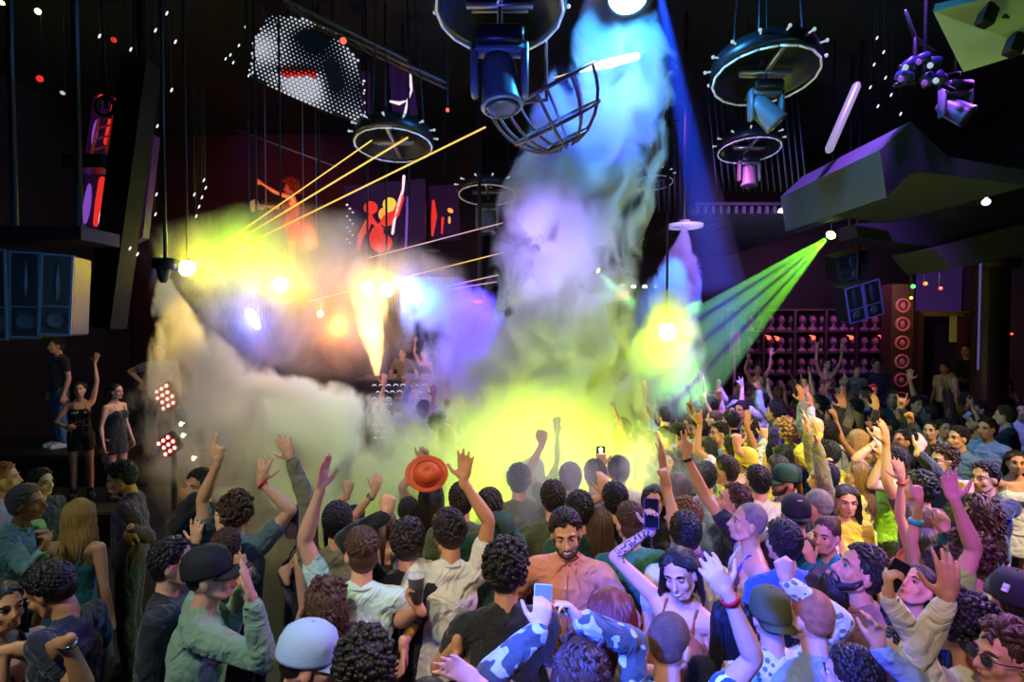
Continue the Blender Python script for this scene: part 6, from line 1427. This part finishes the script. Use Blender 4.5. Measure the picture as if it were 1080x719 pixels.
# ---- performers
P_('performer in black bikini top dancing behind the booth with one arm raised', 447, 374, Y=12.4, base=.75, yaw=168, sex='w', scale_min=.8, top=('spag', 'black'), bottom=('shorts', 'black'), hair=('long', 'black'), R=(PX, 438, 358, 0, 'relax', 90), q=.013)
P_('person in grey-yellow shirt bent over the booth counter', 424, 373, Y=12.3, base=.75, yaw=176, lean=(24, 0), scale_min=.75, top=('tee', 'khaki'), hair=('short', 'dark'), R='bent', L='bent', q=.013)
P_('red-lit performer with round bushy hair reaching out from the high perch', 306, 199, Y=9.6, base=3.55, yaw=112, sex='w', top=('tank', 'rust'), bottom=('shorts', 'red'), hair=('afro', 'red'), L=(PX, 272, 191, 0, 'hold', 150), R=(PX, 276, 219, .1, 'hold', 200), q=.010)

# ---- everyone else, row by row
LIB = [('m', 'down', 'down', (0, 0, 0)), ('m', 'up', 'down', (5, 8, 0)), ('m', 'uppoint', 'down', (-8, 4, 0)), ('m', 'upfist', 'up', (0, 10, 0)), ('m', 'bent', 'uppeace', (10, 0, 0)), ('m', 'phone', 'down', (0, 0, 0)),
       ('w', 'down', 'bent', (10, 0, 0)), ('w', 'up', 'up', (0, 12, 0)), ('w', 'uppoint', 'down', (-10, 0, 5)), ('w', 'wave', 'down', (0, 5, 0)), ('w', 'phone', 'bent', (0, 0, 0)), ('w', 'bent', 'horns', (6, 5, 0)), ('m', 'horns', 'wave', (-5, 5, 0)), ('w', 'down', 'down', (0, -6, 0))]
ARMW = {('down', 'down'): 'arms down', ('up', 'down'): 'left hand raised', ('uppoint', 'down'): 'one finger raised', ('upfist', 'up'): 'both arms raised', ('bent', 'uppeace'): 'two fingers raised', ('phone', 'down'): 'hand before the face',
        ('down', 'bent'): 'one arm bent', ('up', 'up'): 'both arms up', ('wave', 'down'): 'waving one hand', ('phone', 'bent'): 'hands before the face', ('bent', 'horns'): 'horn sign raised', ('horns', 'wave'): 'both hands high'}
HN = {'short': 'short', 'messy': 'messy', 'curly': 'curly', 'fade': 'faded', 'quiff': 'swept-up', 'long': 'long', 'wavy': 'wavy', 'bob': 'bobbed', 'pony': 'tied', 'bun': 'bunned'}
HCN = {'black': 'black', 'dark': 'dark', 'brown': 'brown', 'light': 'light brown', 'blonde': 'blonde'}
used = set(); fr = random.Random(42)
heroes = list(PEOPLE)
def near_hero(x, y):
    best = None
    for (lb, hx0, hy0, e, J, sc, yw) in heroes:
        if not (0 < hx0 < 1080 and hy0 < 719): continue
        d = (hx0 - x) ** 2 + (hy0 - y) ** 2
        if best is None or d < best[0]: best = (d, lb, hx0, hy0)
    return best
def relword(x, y, b):
    dx, dy = x - b[2], y - b[3]
    if abs(dx) > abs(dy) * 1.2: return 'right of' if dx > 0 else 'left of'
    return 'in front of' if dy > 0 else 'behind'
STOP = {'standing', 'seen', 'facing', 'holding', 'raising', 'lit', 'with', 'at', 'near', 'on', 'under', 'left', 'right', 'behind', 'beside', 'between', 'from', 'looking', 'making', 'reaching', 'leaning', 'above', 'lifting', 'bending', 'tilting', 'deep', 'just', 'dancing', 'bent', 'whose'}
def short(lb):
    w = lb.split(); out = []
    for i, t in enumerate(w):
        if i > 1 and t in STOP and not (t == 'with' and len(out) < 3): break
        out.append(t.strip(','))
        if len(out) >= 7: break
    while out and out[-1] in ('in', 'of', 'a', 'the', 'and', 'one', 'his', 'to', 'by', 'with', 'right', 'one', 'an', 'its', 'big'): out.pop()
    return ' '.join(out)
pts = [(p[3].location.x, p[3].location.y) for p in heroes]
def filler(x, y, face, zone, hcol=None, tops=None, rise=0.0):
    v = fr.choice(LIB) if zone != 'calm' else fr.choice([LIB[0], LIB[6], LIB[13], LIB[5]])
    sex, L, R, hd = v; key = 'lib_%s_%s_%s' % v[:3]
    hs = fr.choice(['short', 'messy', 'curly', 'fade', 'quiff', 'short'] if sex == 'm' else ['long', 'wavy', 'bob', 'pony', 'bun', 'long'])
    hc = fr.choice(['black', 'dark', 'black', 'dark', 'brown', 'light' if sex == 'm' else 'blonde'])
    tp = fr.choice(tops or ['black', 'black', 'white', 'navy', 'grey', 'darkgrey', 'offwhite', 'blue', 'lightblue', 'denim', 'plum', 'cream', 'maroon', 'green', 'khaki', 'pink', 'slate', 'lilac'])
    tk = fr.choice(['tee', 'tee', 'long'] if sex == 'm' else ['tee', 'tank', 'spag', 'long'])
    sk = fr.choice(['fair', 'light', 'light', 'tan', 'tan', 'olive', 'brown'])
    s = (1.0 if sex == 'm' else .94) * fr.uniform(.96, 1.05); yaw = face + fr.uniform(-22, 22)
    # pixel of the head
    z = 1.62 * s + rise; dv = Vector((x, y, z)) - CAM; rr = dv.y * cos(TH) - dv.z * sin(TH) * 1.0; up = dv.y * sin(TH) + dv.z * cos(TH)
    px = 540 + F * dv.x / rr; py = 359.5 - F * up / rr
    if not (-5 < px < 1085 and py < 715): return
    if (px < 12 or px > 1068): pass
    wd = {'m': 'man', 'w': 'woman'}[sex]; b = near_hero(px, py)
    kind = {'tee': 'tee shirt', 'long': 'long-sleeved top', 'tank': 'tank top', 'spag': 'strap top'}[tk]
    col = {'offwhite': 'off-white', 'darkgrey': 'dark grey', 'lightblue': 'light blue', 'denim': 'denim-blue'}.get(tp, tp)
    e, J = person('x', px, py, yaw=yaw, sex=sex, Y=y, base=rise, head=hd, skin=sk, hair=(hs, hc), top=(tk, tp), L=L, R=R, q=.0125, key=key)
    opts = ['%s in %s %s %s %s' % (wd, col, kind, relword(px, py, b), short(b[1])),
            '%s in %s %s, %s, %s %s' % (wd, col, kind, ARMW[(L, R)], relword(px, py, b), short(b[1])),
            '%s in %s with %s %s hair %s %s' % (wd, col, HN[hs], HCN[hc], relword(px, py, b), short(b[1])),
            '%s-haired %s in %s %s, %s, %s %s' % (HCN[hc], wd, col, kind.split()[0], ARMW[(L, R)], relword(px, py, b), short(b[1]))]
    lb = None
    for o_ in opts:
        o2 = ' '.join(o_.split()[:16])
        while o2.split()[-1] in ('in', 'of', 'a', 'the', 'and', 'with', 'to', 'on', 'at'): o2 = ' '.join(o2.split()[:-1])
        if o2 not in used: lb = o2; break
    if lb is None:
        adj = fr.choice(['slightly ', 'half-hidden ', 'small ']) ; lb = ' '.join((adj + opts[0]).split()[:16])
    used.add(lb); e['label'] = lb; e['group'] = 'clubgoers packed on the dance floor'
    pts.append((x, y)); e['_fill'] = 1
STG = (-2.0, 12.5)
def face_to_stage(x, y): return math.degrees(math.atan2(-(STG[0] - x), STG[1] - y))
y = 3.1
while y < 13.6:
    x0 = .20 * y if y > 4.2 else .32 * y
    x1 = min(.93 * y, 11.5) if y > 2.5 else 0
    x = x0 + fr.uniform(0, .3)
    while x < x1:
        gx, gy = x + fr.uniform(-.12, .12), y + fr.uniform(-.12, .12); pxl = 540 + 600 * gx / gy
        ok = all((gx - a) ** 2 + (gy - b) ** 2 > (.36 if y < 5 else .40) ** 2 for a, b in pts)
        if 9.6 < gy < 12.4 and 4.0 < gx < 8.2 and gy > 10.5: ok = False      # rear platform
        if gy > 9.6 and gx > 7.0: ok = False
        if (gx - 7.6) ** 2 + (gy - 9.1) ** 2 < .45: ok = False
        if pxl > 1010 and gy > 5.5 and fr.random() < .45: ok = False
        if gy > 12.2 and gx > 4: ok = False
        if ok:
            f = face_to_stage(gx, gy)
            if fr.random() < .22: f += 75
            dark = pxl > 960 and gy > 5
            filler(gx, gy, f, 'calm' if (dark and fr.random() < .7) else 'live', tops=(['black', 'black', 'navy', 'darkgrey', 'maroon', 'white', 'slate'] if dark else None))
        x += .50
    y += .50
for (px, Yv) in ((420, 8.6), (432, 8.0), (447, 7.8), (462, 6.8), (476, 7.6), (490, 6.9), (503, 7.5), (515, 6.6), (528, 7.2), (452, 8.3), (497, 8.4), (543, 7.9), (560, 7.1), (470, 6.6), (505, 6.5)):
    gx = (px - 540) / 600 * Yv; filler(gx, Yv, fr.uniform(-20, 20), 'live', tops=['black', 'navy', 'plum', 'grey', 'lilac'])
print('people', len(PEOPLE))

# ------------------------------------------------------------------ things in hands
def by(frag):
    for p in PEOPLE:
        if frag in p[0]: return p
    raise KeyError(frag)
def phone(frag, side, label, scr=None, body='shoeblack', ang=0, out=.028, along=.085, scale=1.0, facecam=True):
    p = by(frag); w, d, n, sd = hand_world(p[3], p[4], side, along, out)
    e = empty('phone', w, 0, label, 'phone'); z = d.normalized(); zz = Vector((0, 0, 1)) * .8 + z * .3; zz.normalize()
    y_ = (w - CAM).normalized(); x_ = y_.cross(zz).normalized(); zz = x_.cross(y_).normalized(); R = Matrix((x_, y_, zz)).transposed() @ rotm('Y', radians(ang))
    mb = MB(); mb.box((0, 0, 0), (.076 * scale, .009, .152 * scale), R, bev=.004); obj('case', mb, TOPM[body], e, smooth=False)
    mb = MB(); mb.box(R @ Vector((0, -.0052, 0)), (.068 * scale, .001, .142 * scale), R); s_ = obj('screen', mb, scr or mat('screen_off', (.01, .01, .015), .08), e, smooth=False)
    if scr:
        mb = MB(); mb.box(R @ Vector((0, -.0062, -.03 * scale)), (.066 * scale, .001, .05 * scale), R); obj('bright_area', mb, emis('screen_lime', (.5, .9, .1), 1.0), e, smooth=False)
    return e
phone('camo jacket', 0, 'phone with lit screen filming the dance floor, held by the camo jacket woman', scr=mat('phone_pic', (.02, .03, .04), .2, emit=(.18, .30, .33), es=.7), body='lightblue', scale=.85)
phone('tattooed arm', 1, 'violet phone held up in the tattooed hand', body='purple')
phone('violet phone over her face', 1, 'violet phone held before the face of the black-haired woman', body='purple')
phone('raised cream sleeve', 0, 'dark phone tilted in the hand above the cream sleeve', ang=25, scale=.75)
phone('purple phone beside the lime', 0, 'purple phone held up beside the lime tee shirt man', body='purple')
phone('pink-lit bare arm', 1, 'slim phone held above the pink-lit bare arm')
p = by('phone torch'); w, d, n, sd = hand_world(p[3], p[4], 1, .10, .02); mb = MB(); mb.box((0, 0, 0), (.075, .01, .15), bev=.004); e = obj('phone', mb, TOPM['shoeblack'], smooth=False, loc=w); tag(e, 'phone with glaring white torch in the yellow smoke', 'phone')
mb = MB(); mb.lathe([(.014, 0), (.010, .004), (.001, .005)], (0, -.006, .045), rotm('X', pi / 2), 12); obj('torch', mb, emis('torch_white', (1, 1, .9), 60), e)
w = at(951, 463, 6.6); mb = MB(); mb.box((0, 0, 0), (.075, .01, .15), R=rotm('Y', .5), bev=.004)
# cup in the off-white man's hand, drink of the aqua man
def cup(frag, side, label, h=.13, r=.042, m_=None, liquid=None, along=.075, out=.035):
    p = by(frag); w, d, n, sd = hand_world(p[3], p[4], side, along, out); e = empty('cup', w - Vector((0, 0, h * .4)), 0, label, 'cup')
    mb = MB(); mb.lathe([(r * .72, 0), (r, h), (r * 1.06, h), (r * 1.06, h - .006), (r * .94, h - .004), (r * .68, .004)], seg=24); obj('wall', mb, m_ or mat('clear_plastic', (.75, .8, .8), .15, trans=.7), e)
    mb = MB(); mb.lathe([(r * .66, .006), (r * .84, h * .6), (.001, h * .6)], seg=20); obj('drink', mb, liquid or mat('drink_dark', (.05, .04, .04), .1), e)
    return e
cup('off-white shirt', 0, 'clear plastic cup of dark drink held by the man in the off-white shirt')
cup('holding a drink', 1, 'small drink held by the grey-haired man in aqua', h=.09, r=.035)
# orange hat
c = at(450, 500, 4.05); e = empty('orange_hat', c, 0, 'round orange brimmed hat held up in the yellow smoke', 'hat')
Rh_ = rotm('Z', radians(12)) @ rotm('X', radians(62)); Mo = mat('hat_orange', hx('f0622a'), .5, bump=('noise', 12, .2))
tmp = MB(); tmp.lathe([(.095, .0), (.125, .004), (.150, .016), (.153, .024), (.128, .014), (.100, .012), (.092, .05), (.082, .092), (.045, .104), (.001, .106), (.001, .098), (.040, .096), (.075, .085), (.086, .05), (.090, .006)], seg=32); tmp.v = [Rh_ @ Vector((v.x, v.y * .86, v.z)) for v in tmp.v]; obj('brim', tmp, Mo, e)
mb = MB(); mb.lathe([(.0935, .014), (.0985, .016), (.0945, .034), (.0905, .032)], R=Rh_, seg=28, closed=True); mb.v = [v for v in mb.v]; obj('hat_band', mb, mat('hat_band', hx('b83a14'), .6), e)
P_('person holding the top of the round orange hat from behind', 452, 517, Y=4.55, yaw=180, top=('tee', 'olive'), hair=('short', 'dark'), R=(PX, 447, 479, -.1, 'hold', 80, 'c'), q=N2)
# white card of the red-lit performer, perch
p = by('red-lit performer'); w, d, n, sd = hand_world(p[3], p[4], 1, .10, .0); mb = MB(); mb.box((-.10, 0, .05), (.17, .012, .19), R=rotm('Y', radians(-22)), bev=.004); tag(obj('white_card', mb, mat('card_white', (.7, .75, .8), .6), smooth=False, loc=w), 'white square card held out by the red-lit performer', 'card')
e = empty('perch', (p[3].location.x, 9.6, 3.55), 0, 'small hanging perch under the red-lit performer', 'perch'); mb = MB(); mb.lathe([(.001, -.06), (.42, -.06), (.45, -.04), (.45, 0), (.001, 0)], seg=28); obj('deck', mb, M_blackmetal, e)
for a in range(4): mb = MB(); q = Vector((cos(a * pi / 2 + .78) * .43, sin(a * pi / 2 + .78) * .43, 0)); mb.tube([q, Vector((q.x, q.y, RH - 3.55 - .02))], .010, 6); obj('cable', mb, M_metal, e)
# emblem on the black cap at right and the label on the other black cap
for frag, lb in (('white emblem', 'emblem'), ('small white label', 'label_patch')):
    p = by(frag); J = p[4]; H, R = J['head'], J['Rh']; sg = 1 if frag == 'white emblem' else -1; mb = MB()
    if sg > 0:
        for q, dz in ((-.018, 0), (.018, -.012)): mb.box(H + R @ Vector((-.058 + q * .6, -.065 + q, .088 + dz)), (.022, .010, .034), R @ rotm('Z', radians(125)) @ rotm('X', .5))
    else: mb.box(H + R @ Vector((.0, -.095, .105)), (.028, .012, .045), R @ rotm('X', -.5))
    obj(lb, mb, TOPM['white'], [c_ for c_ in p[3].children if c_.name.startswith('cap')][0], smooth=False)
for (px, py, Y, lb, c_) in ((74, 602, 4.0, '', ''),):
    c = at(px, py, Y); e = empty('side_table', (c.x, c.y, 0), 0, 'tall round table with a pale top and glasses, left of the teal dress', 'table'); mb = MB(); mb.lathe([(.001, c.z - .03), (.20, c.z - .03), (.21, c.z - .015), (.20, c.z), (.001, c.z)], seg=24); obj('tabletop', mb, mat('table_pale', hx('8fa8a0'), .3), e)
    mb = MB(); mb.tube([(0, 0, .02), (0, 0, c.z - .03)], .025, 10); obj('leg', mb, M_blackmetal, e); mb = MB(); mb.lathe([(.001, .0), (.16, 0), (.16, .02), (.001, .03)], seg=24); obj('base', mb, M_blackmetal, e)
for o in PEOPLE:
    for k_ in ('_s', '_fill'):
        if k_ in o[3]: del o[3][k_]

for k, (dx, dy, h_) in enumerate(((-.08, -.05, .13), (.02, .06, .10), (.10, -.04, .15))):
    g = empty('drinking_glass', (c.x + dx, c.y + dy, c.z + .001), 0, ('middle-sized', 'shortest', 'tallest')[k] + ' glass on the tall round table at the left', 'glass', 'glasses on the tall round table')
    mb = MB(); mb.lathe([(.022, 0), (.032, h_), (.030, h_), (.020, .006), (.001, .006)], seg=18); obj('wall', mb, MATS['clear_plastic'], g)
    mb = MB(); mb.lathe([(.019, .008), (.025, h_ * .5), (.001, h_ * .5)], seg=16); obj('drink', mb, MATS['drink_dark'], g)
